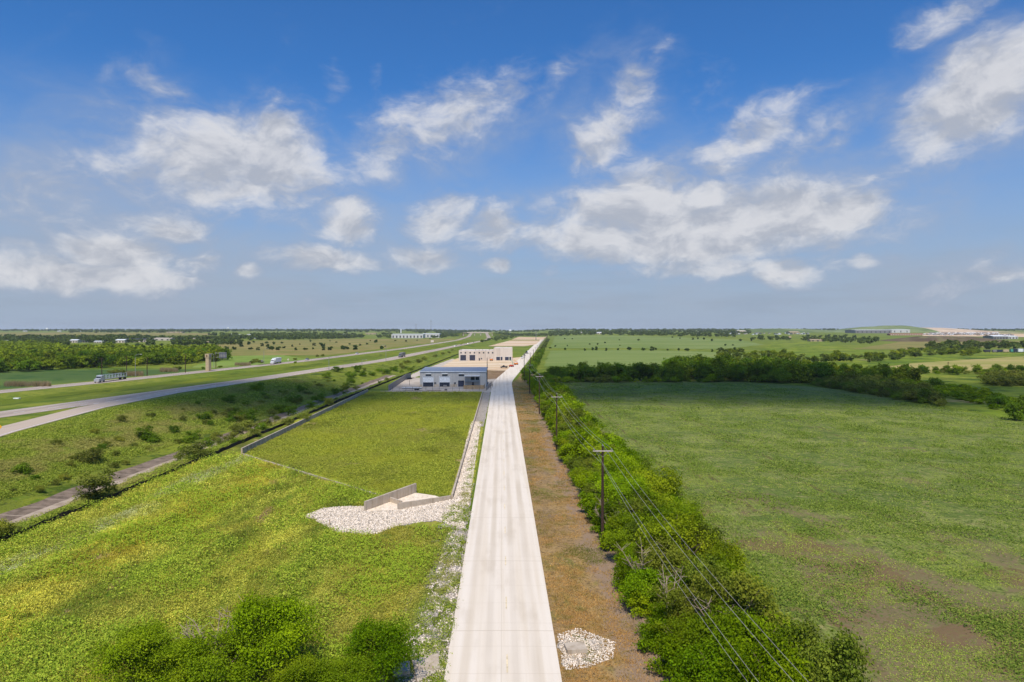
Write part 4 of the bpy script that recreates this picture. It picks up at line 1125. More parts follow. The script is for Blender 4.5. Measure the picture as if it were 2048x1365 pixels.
def wires():
    for w_, (dx, hh, lab) in enumerate(((-1.08, 12.35, "left crossarm wire"), (0, 12.86, "top wire"), (1.08, 12.35, "right crossarm wire"), (-.1, 10.5, "lowest wire"))):
        mb = MB(); pts = []
        L_ = LOC[:16]
        for (x0, y0, e0), (x1, y1, e1) in zip(L_[:-1], L_[1:]):
            sag = .9 if w_ < 3 else 1.1
            for k in range(12):
                t = k / 12
                x = x0 + (x1 - x0) * t + dx; y = y0 + (y1 - y0) * t
                za = hz0(x0, y0) + hh + e0 * (dx == 0); zb = hz0(x1, y1) + hh + e1 * (dx == 0)
                pts.append((x, y, za + (zb - za) * t - sag * 4 * t * (1 - t)))
        x, y, e = L_[-1]; pts.append((x + dx, y, hz0(x, y) + hh))
        mb.tube(pts, [.011 + .00003 * p[1] for p in pts], 5)
        tag(mb.build("power_line", M["wire"]), "thin pale %s strung along the wooden poles beside the concrete road" % lab, "power line", "wires strung on the wooden poles")
wires()

# walls of the detention basin -----------------------------------------------
def wall(name, pts, h0, h1, th, mat, label, cat="wall", zb=-.4):
    mb = MB()
    n = len(pts)
    for (x0, y0), (x1, y1) in zip(pts[:-1], pts[1:]):
        d = Vector((x1 - x0, y1 - y0)); nn = Vector((-d.y, d.x)).normalized() * th / 2
        vs = []
        for z0_, z1_ in ((zb, None),):
            for (x, y, hh) in ((x0, y0, h0), (x1, y1, h1)):
                vs += [(x + nn.x, y + nn.y, zb), (x - nn.x, y - nn.y, zb), (x - nn.x, y - nn.y, hh), (x + nn.x, y + nn.y, hh)]
        mb.add(vs, [(0, 1, 2, 3), (7, 6, 5, 4), (0, 4, 5, 1), (1, 5, 6, 2), (2, 6, 7, 3), (3, 7, 4, 0)])
    o = mb.build(name, M[mat])
    return tag(o, label, cat)
wall("retaining_wall", [(-58.6, 147.6), (-62.6, 296)], 1.35, 1.25, .32, "wall_concrete", "long straight concrete wall along the left side of the basin, next to the black fabric fence")
wall("retaining_wall", [(-58.4, 147.45), (-20.6, 109.15)], .22, .34, .3, "wall_concrete", "low concrete wall top nearly buried in weeds across the near side of the basin")
wall("retaining_wall", [(-9.55, 108.1), (-12.55, 292.5)], .75, .8, .32, "wall_concrete", "straight concrete wall between the basin and the white gravel by the road")
wall("outlet_wall", [(-21.9, 101.2), (-15.95, 112.6)], 1.45, 1.6, .34, "wall_concrete", "tall stained concrete wall standing across the end of the near basin wall")
wall("outlet_wall", [(-17.1, 101.8), (-9.75, 107.95)], 1.05, .7, .3, "wall_concrete", "sloping concrete wing wall between outlet slab and white rock")
wall("outlet_wall", [(-19.0, 106.3), (-16.9, 104.1)], .85, .8, .3, "wall_concrete", "short stub wall standing on the outlet slab")
slab = [(-21.7, 101.0), (-17.3, 101.6), (-10.4, 107.7), (-12.5, 110.3), (-15.9, 112.2)]
mbs = MB(); n_ = len(slab)
mbs.add([(x, y, -.2) for x, y in slab] + [(x, y, .12) for x, y in slab], [tuple(range(n_))[::-1], tuple(range(n_, 2 * n_))] + [(i, (i + 1) % n_, n_ + (i + 1) % n_, n_ + i) for i in range(n_)])
tag(mbs.build("outlet_slab", plain("bright concrete slab", A(240, 230, 210, .78), .85)), "bright bare concrete slab between the outlet walls", "slab")
MB_ = MB().tube([(0, 0, 0), (0, 0, .8)], .06, 6)
tag(MB_.build("marker_post", M["wood"], None, (-25.2, 94.0, 0)), "small wooden stake in the white rock apron", "stake")
# culvert headwalls
tag(MB().box(-.85, .85, -.7, .7, -.3, .42).build("culvert_headwall", M["wall_concrete"], None, (5.35, 57.0, 0), R(8)), "small square concrete block in the white rock right of the road", "headwall")
def head2():
    mb = MB()
    mb.add([(-9.6, 54.0, 0), (-8.2, 54.2, 0), (-7.9, 52.6, 0), (-9.2, 52.2, 0), (-9.6, 54.0, .5), (-8.2, 54.2, .5), (-7.9, 52.6, .5), (-9.2, 52.2, .5)], [(3,2,1,0),(4,5,6,7),(0,1,5,4),(1,2,6,5),(2,3,7,6),(3,0,4,7)])
    mb.add([(-8.05, 54.7, 0), (-6.1, 55.9, 0), (-5.7, 53.6, 0), (-7.2, 51.6, 0), (-8.05, 54.7, .32), (-6.1, 55.9, .32), (-5.7, 53.6, .14), (-7.2, 51.6, .14)], [(3,2,1,0),(4,5,6,7),(0,1,5,4),(1,2,6,5),(2,3,7,6),(3,0,4,7)])
    tag(mb.build("culvert_headwall", M["wall_concrete"]), "pair of tilted concrete slabs in the rocks left of the road", "headwall")
head2()

# black silt fence ---------------------------------------------------------------
def silt():
    root = empty("silt_fence", (-65, 80, 0)); tag(root, "long low black fabric fence running beside the ditch", "fence")
    V = []; Fc = []
    ys = np.arange(45, 760, 1.5)
    for i, y in enumerate(ys):
        x = float(np.interp(y, [40, 112, 262, 500, 760], [-65.3, -63.9, -65.2, -62, -58.8])) + .12 * math.sin(y * .7)
        z = hz0(x, y); hh = .78 + .1 * math.sin(y * 1.3) + random.uniform(-.06, .06)
        lean = .12 * math.sin(y * .31)
        V += [(x + 65, y - 80, z - .1), (x + 65.04, y - 80, z - .1), (x + 65.04 + lean, y - 80, z + hh), (x + 65 + lean, y - 80, z + hh)]
    for i in range(len(ys) - 1):
        a = i * 4
        for k in range(4): Fc.append((a + k, a + (k + 1) % 4, a + 4 + (k + 1) % 4, a + 4 + k))
    link("fabric", mesh_np("fabric", V, Fc, M["black"]), root)
    mb = MB()
    for y in np.arange(46, 500, 3.0):
        x = float(np.interp(y, [40, 112, 262, 500, 760], [-65.3, -63.9, -65.2, -62, -58.8])) - .08
        mb.tube([(x + 65, y - 80, hz0(x, y) - .2), (x + 65, y - 80, hz0(x, y) + .98)], .025, 4)
    mb.build("stakes", M["pole_wood"], root)
silt()

# pale blue building ------------------------------------------------------------------
def blue_building():
    X0, W, D, HE = -43.6, 31.2, 22.0, 7.0
    root = empty("metal_building", (X0, 323, .06)); tag(root, "pale blue grey metal building with blue roof and two roller doors", "building")
    wb = MB(); wb.add([(0,0,0),(W,0,0),(W,D,0),(0,D,0),(0,0,HE),(W,0,HE),(W,D,HE+.7),(0,D,HE+.7)], [(3,2,1,0),(4,5,6,7),(0,1,5,4),(1,2,6,5),(2,3,7,6),(3,0,4,7)])
    wb.build("wall", M["blueclad"], root)
    rb = MB(); rb.add([(-.25,-.3,HE+.05),(W+.25,-.3,HE+.05),(W+.25,D+.3,HE+.85),(-.25,D+.3,HE+.85),(-.25,-.3,HE+.3),(W+.25,-.3,HE+.3),(W+.25,D+.3,HE+1.1),(-.25,D+.3,HE+1.1)], [(3,2,1,0),(4,5,6,7),(0,1,5,4),(1,2,6,5),(2,3,7,6),(3,0,4,7)])
    rb.build("roof", M["blueroof"], root)
    MB().box(-.3, W + .3, -.42, -.3, HE + .0, HE + .32).build("gutter", M["white"], root)
    base = [(0, 1.5), (6.5, 9.3), (14.3, 17.7), (20.8, W - 10)]
    for a, b in ((-.02, 1.4), (6.6, 9.1), (14.4, 17.6)):
        MB().box(a, b, -.12, .0, 0, 1.15).build("stone_base", M["wall_concrete"], root)
    for cx in (3.9, 11.7):
        d = MB().box(cx - 2.45, cx + 2.45, -.06, .0, .05, 4.6).build("door_opening", M["glass"], root)
        slats = MB()
        for k in range(5): slats.box(cx - 2.4, cx + 2.4, -.13, -.062, 2.05 + k * .5, 2.51 + k * .5)
        slats.build("roller_door", M["white"], d)
        fr = MB(); fr.box(cx - 2.6, cx - 2.45, -.16, -.001, 0, 4.75); fr.box(cx + 2.45, cx + 2.6, -.16, -.001, 0, 4.75); fr.box(cx - 2.6, cx + 2.6, -.17, -.002, 4.75, 4.9); fr.build("door_frame", M["white"], root)
    MB().box(cx - .5 + 0, cx + 1.2, -1.6, -1.2, .1, .9).build("pallet_stack", M["grey"], root)
    for cx in (4.0, 11.8, 19.6):
        wn = MB().box(cx - 1.25, cx + 1.25, -.05, .0, 5.15, 5.95).build("window", M["glass"], root)
        MB().add([(cx-1.35,-.05,6.15),(cx+1.35,-.05,6.15),(cx+1.35,-.75,5.98),(cx-1.35,-.75,5.98),(cx-1.35,-.05,6.22),(cx+1.35,-.05,6.22),(cx+1.35,-.75,6.05),(cx-1.35,-.75,6.05)], [(3,2,1,0),(4,5,6,7),(0,1,5,4),(1,2,6,5),(2,3,7,6),(3,0,4,7)]).build("awning", M["white"], wn)
    MB().box(18.1, 20.9, -.07, .0, .05, 2.9).build("glass_entrance", M["navy"], root)
    for cx in (7.2, 16.6): MB().box(cx - .45, cx + .45, -.35, .0, 1.5, 2.0).build("wall_unit", M["darkgrey"], root)
    # porch
    pr = MB().box(21.2, 28.4, -2.6, -.02, 5.05, 5.3).build("porch_roof", M["white"], root)
    ps = MB()
    for x in (21.4, 22.9, 28.1): ps.box(x, x + .16, -2.5, -2.34, .05, 5.05)
    ps.box(21.4, 28.2, -2.5, -2.38, 2.35, 2.55); ps.box(21.4, 28.2, -2.5, -2.38, 1.75, 1.85); ps.build("porch_frame", M["grey"], root)
    MB().box(21.3, 28.3, -2.3, -.03, 2.2, 2.34).build("balcony_floor", M["grey"], root)
    for cx, zz, hw, hh in ((25.0, 3.9, .9, .75), (27.2, 3.9, .8, .75), (25.1, 1.2, .5, .9)):
        MB().box(cx - hw, cx + hw, -.07, .0, zz - hh, zz + hh).build("window", M["glass"], root)
    MB().box(W + .02, W + .12, 6, 8.2, 0, 2.4).build("door", M["white"], root)
blue_building()
def cedar():
    root = empty("cedar_screen", (-22.0, 309.5, .06)); tag(root, "tan wooden board screen fence in front of the pale blue building porch", "fence")
    bb = MB()
    for k in range(46): bb.box(k * .2, k * .2 + .17, 0, .04, 0, 1.75 + .02 * math.sin(k * 3))
    for k in range(50): bb.box(9.2, 9.24, k * .2, k * .2 + .17, 0, 1.75)
    bb.build("boards", M["wood"], root)
    MB().box(0, 9.2, .05, .1, 1.5, 1.6).box(0, 9.2, .05, .1, .3, .4).build("rail", M["wood"], root)
cedar()
def steel_fence():
    root = empty("steel_fence", (-52.6, 300, .05)); tag(root, "thin grey post and rail fence along the front of the concrete yard", "fence")
    pts = [(-52.6, 300), (-11.4, 300), (-9.9, 330)]
    for (x0, y0), (x1, y1) in zip(pts[:-1], pts[1:]):
        L_ = math.hypot(x1 - x0, y1 - y0); n = int(L_ / 2.9)
        ra = MB()
        for z in (.25, 1.1, 1.85): ra.tube([(x0 + 52.6, y0 - 300, z), (x1 + 52.6, y1 - 300, z)], .035, 4)
        for k in range(int(L_ / .5)):
            t = k * .5 / L_; ra.tube([(x0 + (x1 - x0) * t + 52.6, y0 + (y1 - y0) * t - 300, .1), (x0 + (x1 - x0) * t + 52.6, y0 + (y1 - y0) * t - 300, 1.85)], .012, 3)
        ra.build("rail", M["steel"], root)
        for k in range(n + 1):
            t = k / n; MB().tube([(x0 + (x1 - x0) * t + 52.6, y0 + (y1 - y0) * t - 300, 0), (x0 + (x1 - x0) * t + 52.6, y0 + (y1 - y0) * t - 300, 2.0)], .06, 5).build("post", M["darkgrey"], root)
steel_fence()
wall("yard_wall", [(-54.4, 300.5), (-58.0, 372), (-57.0, 384)], 2.6, 2.6, .3, "grey", "grey screen wall along the left side of the concrete yard")
wall("yard_kerb", [(-57.5, 297.4), (-54.3, 298.9), (-11.2, 298.9)], .3, .3, .35, "wall_concrete", "low pale kerb along the front of the concrete yard", "kerb", -.2)
# flatbed trailer in the yard
def trailer(x, y, rz, label):
    root = empty("flatbed_trailer", (x, y, .06), rz); tag(root, label, "trailer")
    MB().box(-4.4, 4.4, -1.1, 1.1, .75, .95).box(-5.6, -4.4, -.1, .1, .7, .82).build("deck", M["darkgrey"], root)
    MB().box(-4.4, 4.4, -1.12, -1.08, 1.15, 1.3).box(-4.4, 4.4, 1.08, 1.12, 1.15, 1.3).build("rail", M["white"], root)
    for xx in (1.6, 2.6):
        for yy_ in (-1.0, 1.0): MB().tube([(xx, yy_ - .14, .42), (xx, yy_ + .14, .42)], .42, 14).build("wheel", M["tyre"], root)
trailer(-44.5, 303.5, 0, "dark flatbed trailer parked behind the steel fence in the yard")
tag(MB().tube([(0,0,0),(0,0,2.4),(0,.5,2.7)], .09, 6).build("bollard_pipe", M["darkgrey"], None, (-49.6, 330, .06)), "bent dark pipe standing in the yard left of the building", "pipe")
tag(MB().box(-.6, .6, -.4, .4, 0, .5).build("supply_crate", M["darkgrey"], None, (-29.4, 303.2, .06)), "dark crate lying behind the middle of the steel fence", "crate")
tag(MB().box(-3.2, 3.2, -.25, .25, 0, .22).build("timber_stack", M["pole_brown"], None, (-34.5, 302.2, .06)), "long low stack of brown timbers behind the steel fence", "timber")
for k, (x, y) in enumerate(((-9.8, 312), (-9.0, 318), (-9.4, 325))):
    tag(MB().tube([(0, 0, 0), (0, 0, 1.6)], .08, 6).box(-.16, .16, -.16, .16, 1.6, 1.7).build("gate_post", M["darkgrey"], None, (x, y, 0)), "dark gate post at the yard corner beside the road, %s from the camera" % ["nearest", "second", "farthest"][k], "post", "gate posts by the road")

# cream tilt-up building -----------------------------------------------------------------
def cream():
    X0, Y0 = -46.3, 594.0
    root = empty("warehouse_shell", (X0, Y0, .06)); tag(root, "unfinished cream concrete building with dark window openings on the sandy pad", "building")
    def shell(x0, x1, d, h, t=.35):
        m_ = MB(); m_.box(x0, x1, 0, t, 0, h); m_.box(x0, x1, d - t, d, 0, h); m_.box(x0, x0 + t, t, d - t, 0, h); m_.box(x1 - t, x1, t, d - t, 0, h); return m_
    shell(0, 30.5, 32, 9.1).build("wall", M["tilt"], root)
    MB().box(.4, 30.1, .4, 31.6, 8.1, 8.4).build("roof", M["white"], root)
    sh = shell(30.6, 46.6, 34, 11.2); sh.build("tall_wall", M["tilt"], root)
    MB().box(31, 46.2, .4, 33.6, 10.2, 10.5).build("roof", M["white"], root)
    jt = MB()
    for x in (7.9, 15.6, 23.2): jt.box(x - .05, x + .05, -.03, .0, 0, 9.1)
    jt.box(38.3, 38.42, -.03, .0, 0, 11.2)
    jt.build("panel_joint", M["grey"], root)
    pl = MB(); pl.box(38.1, 38.62, -.25, -.031, 0, 11.35); pl.box(30.4, 31.0, -.25, -.001, 0, 11.35); pl.box(46.2, 46.7, -.25, -.001, 0, 11.35); pl.build("pilaster", M["tilt"], root)
    for cx in (1.95, 5.75, 9.9, 13.6, 17.9, 21.6, 25.8, 29.5):
        MB().box(cx - .62, cx + .62, -.05, .0, 6.3, 7.5).build("window", M["glass"], root)
    for cx in (3.8, 11.8):
        wn = MB().box(cx - 2.45, cx + 2.45, -.05, .0, .2, 5.0).build("bay_opening", M["navy"], root)
        m_ = MB()
        for k in range(1, 4): m_.box(cx - 2.45 + k * 1.225 - .04, cx - 2.45 + k * 1.225 + .04, -.09, -.051, .2, 5.0)
        m_.box(cx - 2.45, cx + 2.45, -.095, -.052, 2.9, 3.0); m_.build("mullion", M["darkgrey"], wn)
    MB().box(17.4, 18.4, -.05, .0, .1, 2.3).build("door", M["glass"], root)
    MB().box(19.2, 20.3, -.05, .0, 1.2, 2.4).build("window", M["glass"], root)
    for a, b in ((32.6, 38.0), (40.2, 45.6)):
        wn = MB().box(a, b, -.05, .0, .4, 3.4).build("bay_opening", M["navy"], root)
        MB().box(a - .15, b + .15, -.12, -.001, 3.4, 3.6).build("lintel", M["white"], wn)
        MB().box((a + b) / 2 + .6, (a + b) / 2 + 1.1, -.1, -.051, .5, 3.3).build("mullion", M["whitewall"], wn)
    for y in (6, 14, 22): MB().box(46.65, 46.72, y, y + 3.0, .4, 3.6).build("side_opening", M["navy"], root)
    cl = MB()
    for x in np.arange(14.5, 30, 3.0): cl.box(x, x + .5, .5, 1.0, 8.42, 9.6 + .2 * math.sin(x))
    cl.build("roof_brace", M["grey"], root)
    MB().add([(.4,-8.5,0),(7.6,-8.5,0),(7.6,-.3,0),(1.6,-.3,0),(.4,-8.5,.12),(7.6,-8.5,.12),(7.6,-.3,.25),(1.6,-.3,.25)], [(3,2,1,0),(4,5,6,7),(0,1,5,4),(1,2,6,5),(2,3,7,6),(3,0,4,7)]).build("loading_slab", M["yard"], root)
cream()

# vehicles ----------------------------------------------------------------------
def car_paint(name, c): return plain(name, c, .3, .2, .03, spec=.6)
PAINT = {"white": car_paint("white car paint", (.7, .7, .7, 1)), "black": car_paint("black car paint", (.02, .021, .024, 1)), "silver": car_paint("silver car paint", (.4, .41, .43, 1)), "grey": car_paint("grey car paint", (.12, .125, .13, 1)), "red": car_paint("red car paint", (.35, .03, .02, 1))}
def make_car(color, pickup=False):
    root = empty("car", (0, 0, 0))            # drives along +y
    P1 = [(-2.3, .35), (2.3, .35), (2.35, .75), (1.35, .98), (-2.2, 1.0), (-2.35, .7)]
    MB().prism(P1, -.9, .9).build("body", PAINT[color], root)
    if pickup: P2 = [(-.55, .98), (-.35, 1.65), (.6, 1.68), (1.25, .98)]
    else: P2 = [(-2.1, .98), (-1.6, 1.48), (.3, 1.5), (1.2, .98)]
    MB().prism(P2, -.78, .78).build("cabin", M["glass"], root)
    ys = [p[0] for p in P2]
    MB().box(-.74, .74, ys[1] + .06, ys[2] - .06, P2[1][1] - .03, P2[1][1] + .06).build("roof", PAINT[color], root)
    if pickup: MB().box(-.8, .8, -2.15, -.65, .99, 1.05).build("cargo_bed", M["darkgrey"], root)
    for x in (-.88, .88):
        for y in (-1.45, 1.45): MB().tube([(x - .1, y, .34), (x + .1, y, .34)], .35, 12).build("wheel", M["tyre"], root)
    for x in (-.65, .65): MB().box(x - .18, x + .18, 2.3, 2.37, .6, .74).build("headlight", M["white"], root)
    return root
CARS = {}
def car(px, py, rz_deg, color, label, cf=None, off=0, pickup=False, s=1.0, kind=None):
    key = (color, pickup)
    if key not in CARS: CARS[key] = make_car(color, pickup); o = CARS[key]
    else: o = copy_tree(CARS[key])
    g = G(px, py)
    x, y = g[0], g[1]
    if cf: x = float(cf(y)) + off; rz = math.atan2(-(float(cf(y + 5)) - float(cf(y - 5))), 10) + R(rz_deg)
    else: rz = R(rz_deg)
    o.location = (x, y, hz0(x, y) + (.08 if cf else .1)); o.rotation_euler = (0, 0, rz); o.scale = (s, s, s)
    tag(o, label, "pickup truck" if pickup else "car", "cars on the highway" if cf else None)
    return o
car(612, 721, 180, "silver", "silver car on the far carriageway left of the tallest curved lamp post", XF, -1.8)
car(711, 708.5, 180, "white", "white car on the far carriageway beyond the silver car", XF, -1.8)
car(907, 693.5, 0, "white", "white car leading the group on the near carriageway behind the lorry", XN, 1.8)
car(914, 692, 0, "grey", "dark car just behind the white car on the near carriageway", XN, -1.8)
car(921, 691, 0, "black", "black car third in the group on the near carriageway", XN, 1.8)
car(934, 688.3, 0, "white", "white car before the curve of the near carriageway", XN, 1.8)
car(938, 687.2, 0, "black", "black car overtaking the white car before the curve", XN, -1.8)
car(948, 686, 0, "black", "black car alone on the near carriageway curve", XN, 1.8)
car(965, 682.5, 0, "grey", "grey car on the curve, third from the overpass", XN, 1.8)
car(974, 679, 0, "black", "black car on the curve, second from the overpass", XN, -1.8)
car(973, 673, 0, "black", "small dark car nearest the overpass on the near carriageway", XN, 1.8)
car(934, 675.5, 180, "black", "black car on the far carriageway near the overpass", XF, -1.8)
car(941, 671.5, 180, "grey", "grey car under the overpass approach on the far carriageway", XF, 1.8)
car(1008, 736.5, 88, "black", "black pickup truck parked on the sand beside the concrete road", None, 0, True, 1.1)
car(1044, 717.5, -3, "grey", "dark pickup truck parked on the road side beyond the lifts", None, 0, True, 1.1)
car(1049, 712.5, -3, "black", "black pickup truck farther up the bent road", None, 0, True, 1.1)
def wheels(root, xs, ys, r=.5):
    for x in xs:
        for y in ys: MB().tube([(x - .17, y, r), (x + .17, y, r)], r, 12).build("wheel", M["tyre"], root)
def lorry(x, y, rz, cab, box, label, L_=14.0, hbox=4.0, open_=False, kind="articulated_lorry"):
    root = empty(kind, (x, y, hz0(x, y) + .08), rz); tag(root, label, "lorry")
    MB().prism([(L_/2 + .4, .5), (L_/2 + 5.2, .5), (L_/2 + 5.3, 1.6), (L_/2 + 3.6, 1.9), (L_/2 + 3.1, 3.1), (L_/2 + .6, 3.3)], -1.15, 1.15).build("cab", cab, root)
    MB().box(-1.02, 1.02, L_/2 + 3.12, L_/2 + 3.55, 1.95, 2.75).build("windscreen", M["glass"], root)
    if open_:
        MB().box(-1.25, 1.25, -L_/2, L_/2, 1.1, 1.35).build("deck", M["grey"], root)
        ra = MB()
        for k in range(8):
            yy_ = -L_/2 + .3 + k * (L_ - .6) / 7
            for x_ in (-1.25, 1.25): ra.box(x_ - .05, x_ + .05, yy_ - .06, yy_ + .06, 1.35, 3.0)
        for x_ in (-1.25, 1.25): ra.box(x_ - .06, x_ + .06, -L_/2, L_/2, 2.95, 3.1); ra.box(x_ - .05, x_ + .05, -L_/2, L_/2, 2.0, 2.1)
        ra.build("rack", M["white"], root)
    else:
        MB().box(-1.3, 1.3, -L_/2, L_/2, 1.15, hbox).build("trailer_box", box, root)
        MB().box(-.5, .5, -L_/2, L_/2 + 3, .8, 1.1).build("chassis", M["darkgrey"], root)
    wheels(root, (-1.05, 1.05), (-L_/2 + 1.2, -L_/2 + 2.5, L_/2 + 1.2, L_/2 + 4.3))
    return root
g = G(551, 727.5); y_ = g[1]; lorry(float(XF(y_)) - 1.8, y_, PI + .06, PAINT["white"], M["white"], "white box lorry on the far carriageway between two lamp posts")
g = G(799, 714.5); y_ = g[1]; lorry(float(XN(y_)) + 1.8, y_, math.atan2(-(float(XN(y_ + 8)) - float(XN(y_ - 8))), 16) + PI, PAINT["grey"], M["grey"], "grey box lorry on the near carriageway beside the tall curved lamp post")
g = G(232, 761.5); y_ = g[1]; lorry(float(XF(y_)) - 1.6, y_, PI + .07, PAINT["silver"], M["steel"], "silver open flatbed lorry with racks on the far carriageway at left", 20, open_=True)

# site machines
def boom(x, y, rz, c1, c2, label, name="boom_lift", lift=4.6):
    root = empty(name, (x, y, .1), rz); tag(root, label, "lift")
    MB().prism([(-1.3, .4), (1.3, .4), (1.45, .9), (1.1, 1.5), (-1.2, 1.5), (-1.4, .9)], -1.0, 1.0).build("chassis", c1, root)
    wheels(root, (-1.05, 1.05), (-.95, .95), .42)
    MB().tube([(0, -.8, 1.5), (0, -1.2, lift * .7)], .18, 6).tube([(0, -1.2, lift * .7), (0, 1.2, lift)], .14, 6).build("boom", c2, root)
    b = MB(); b.box(-.7, .7, 1.1, 1.9, lift - .2, lift - .12)
    for xx in (-.7, .7):
        for yy_ in (1.1, 1.9): b.box(xx - .03, xx + .03, yy_ - .03, yy_ + .03, lift - .12, lift + .9)
    b.box(-.72, .72, 1.08, 1.12, lift + .85, lift + .92); b.box(-.72, .72, 1.88, 1.92, lift + .85, lift + .92)
    b.build("platform", c2, root)
    return root
def at(px, py): g = G(px, py); return g[0], g[1]
x, y = at(1023, 734.5); boom(x, y, R(60), M["red"], M["teal"], "red and teal boom lift on the sand at the road edge", lift=5.0)
x, y = at(1032, 730.5); boom(x, y, R(120), M["orange"], M["orange"], "orange lift just right behind the red and teal lift", "scissor_lift", 3.0)
x, y = at(1023, 717); boom(x, y, R(10), M["red"], M["red"], "tall red lift against the right end of the cream building", lift=9.0)
x, y = at(983, 722); boom(x, y, R(80), M["orange"], M["darkgrey"], "orange forklift in front of the middle of the cream building", "forklift", 2.4)
x, y = at(1051, 709); 
def backhoe(x, y, label):
    root = empty("backhoe", (x, y, .1), R(20)); tag(root, label, "digger")
    MB().prism([(-2, .6), (2, .6), (2.1, 1.4), (.4, 1.7), (-1.9, 1.6)], -.9, .9).build("body", M["grey"], root)
    MB().box(-.8, .8, -1.2, .3, 1.7, 3.0).build("cab", M["glass"], root)
    MB().tube([(0, -1.8, 1.4), (0, -3.4, 3.8), (0, -4.6, 2.0)], .16, 6).build("digger_arm", M["white"], root)
    wheels(root, (-1.0, 1.0), (-1.3, 1.3), .6)
backhoe(x + 1.5, y + 14, "grey digger with raised arm standing on the bent road")

# lamp posts, signs beside the highway ----------------------------------------------------
def lamp(px, pyb, pyt, side, label):
    g = G(px, pyb); hgt = (pyb - pyt) * g[1] / F
    root = empty("street_lamp", (g[0], g[1], g[2]), 0); tag(root, label, "street lamp", "lamp posts along the highway")
    MB().tube([(0, 0, -.2), (0, 0, hgt * .8), (0, 0, hgt * .95), (side * 1.2, 0, hgt), (side * 2.8, 0, hgt + .05)], [.17, .12, .1, .08, .06], 8).build("post", M["steel"], root)
    MB().box(min(side * 2.6, side * 3.4), max(side * 2.6, side * 3.4), -.15, .15, hgt - .08, hgt + .12).build("lamp_head", M["whitewall"], root)
lamp(271, 753.5, 709, 1, "grey lamp post beside the far carriageway behind the silver rack lorry")
lamp(428, 736, 708, -1, "thin lamp post between the tan stone pylon and the blue grey sign")
lamp(528, 729, 698, 1, "tall pale lamp post left of the white box lorry")
lamp(658, 742, 714, 1, "thin lamp post on the median side of the near carriageway")
lamp(724, 731, 720, 1, "short distant post beside the near carriageway")
lamp(772, 722, 691, -1, "tall curved lamp post beside the grey box lorry")
def road_pole(px, pyb, pyt, label):
    g = G(px, pyb); hgt = (pyb - pyt) * g[1] / F
    root = empty("utility_pole", (g[0], g[1], g[2])); tag(root, label, "utility pole", "dark wooden poles beyond the highway")
    MB().tube([(0, 0, -.3), (0, 0, hgt)], [.24, .16], 8).build("pole_shaft", M["pole_wood"], root)
    MB().box(-1.2, 1.2, -.25, -.12, hgt - .9, hgt - .72).build("crossarm", M["pole_wood"], root)
road_pole(204, 758, 715, "leftmost dark pole beyond the highway")
road_pole(253.5, 749, 712, "second dark pole beyond the highway, behind the rack lorry")
road_pole(294.5, 752, 713, "third dark pole beyond the highway, right of the lamp post")
road_pole(371, 746, 707, "fourth dark pole beyond the highway, before the stone pylon")
road_pole(432, 737.5, 709, "fifth dark pole beyond the highway, right of the stone pylon")
road_pole(1896, 737, 724, "lone dark pole in the pale hay field at right")
def pylon():
    g = G(417, 742.5); hgt = 34.5 * g[1] / F
    root = empty("entrance_pylon", (g[0], g[1], g[2]), R(-18)); tag(root, "tall tan stone pylon standing beside the far carriageway", "pylon")
    MB().box(-1.15, 1.15, -1.0, 1.0, -.3, hgt * .78).build("shaft", M["tan"], root)
    MB().box(-1.35, 1.35, -1.2, 1.2, hgt * .78, hgt).build("cap", M["tan"], root)
    MB().tube([(0, -1.2, hgt * .88), (0, -1.26, hgt * .88)], .55, 14).build("emblem_disc", M["pole_brown"], root)
    MB().box(1.35, 1.42, -.8, .8, hgt * .82, hgt * .97).build("side_panel", M["grey"], root)
pylon()
def signback():
    g = G(446, 735); s = g[1] / F
    root = empty("highway_sign", (g[0], g[1], g[2])); tag(root, "back of a large blue grey highway sign panel beyond the carriageways", "sign")
    z0, z1 = (735 - 717) * s, (735 - 705) * s
    MB().box(-7.5 * s, 7.5 * s, -.1, .1, z0, z1).build("panel", M["grey"], root)
    b = MB()
    for x in (-5.4 * s, 0, 5.4 * s): b.box(x - .12, x + .12, -.3, -.11, z0 + .1, z1 - .1)
    for z in (z0 + .8, z1 - .8): b.box(-7.5 * s, 7.5 * s, -.42, -.31, z - .1, z + .1)
    b.build("stiffener", plain("blue grey steel", A(96, 106, 138), .5), root)
    MB().tube([(-14 * s, 0, -.2), (-14 * s, 0, z1 + .2)], .22, 8).tube([(-14 * s, 0, z0 + .8), (-7 * s, 0, z0 + .8)], .12, 6).tube([(-14 * s, 0, z1 - .6), (-7 * s, 0, z1 - .6)], .12, 6).build("support", M["steel"], root)
signback()
def small_sign(px, py, hpx, wpx, mat, label, diamond=False, cat="sign"):
    g = G(px, py); s = g[1] / F
    root = empty("road_sign", (g[0], g[1], g[2])); tag(root, label, cat)
    MB().tube([(0, .05, -.1), (0, .05, hpx * s)], .05, 5).build("post", M["steel"], root)
    h2 = wpx * s / 2; zc = hpx * s
    if diamond: MB().add([(0, -.03, zc - h2), (h2, -.03, zc), (0, -.03, zc + h2), (-h2, -.03, zc), (0, .02, zc - h2), (h2, .02, zc), (0, .02, zc + h2), (-h2, .02, zc)], [(0,1,2,3),(7,6,5,4),(0,4,5,1),(1,5,6,2),(2,6,7,3),(3,7,4,0)]).build("sign_face", mat, root)
    else: MB().box(-h2, h2, -.03, .02, zc - h2 * .7, zc + h2 * .7).build("sign_face", mat, root)
small_sign(524, 730, 8, 5, M["grey"], "grey diamond road sign left of the tall pale lamp post", True)
small_sign(576.5, 725.5, 6, 4, M["whitewall"], "pale diamond road sign behind the white box lorry", True)
small_sign(864.5, 688, 5, 6, M["whitewall"], "small white rectangular sign beyond the far carriageway near the white warehouse")
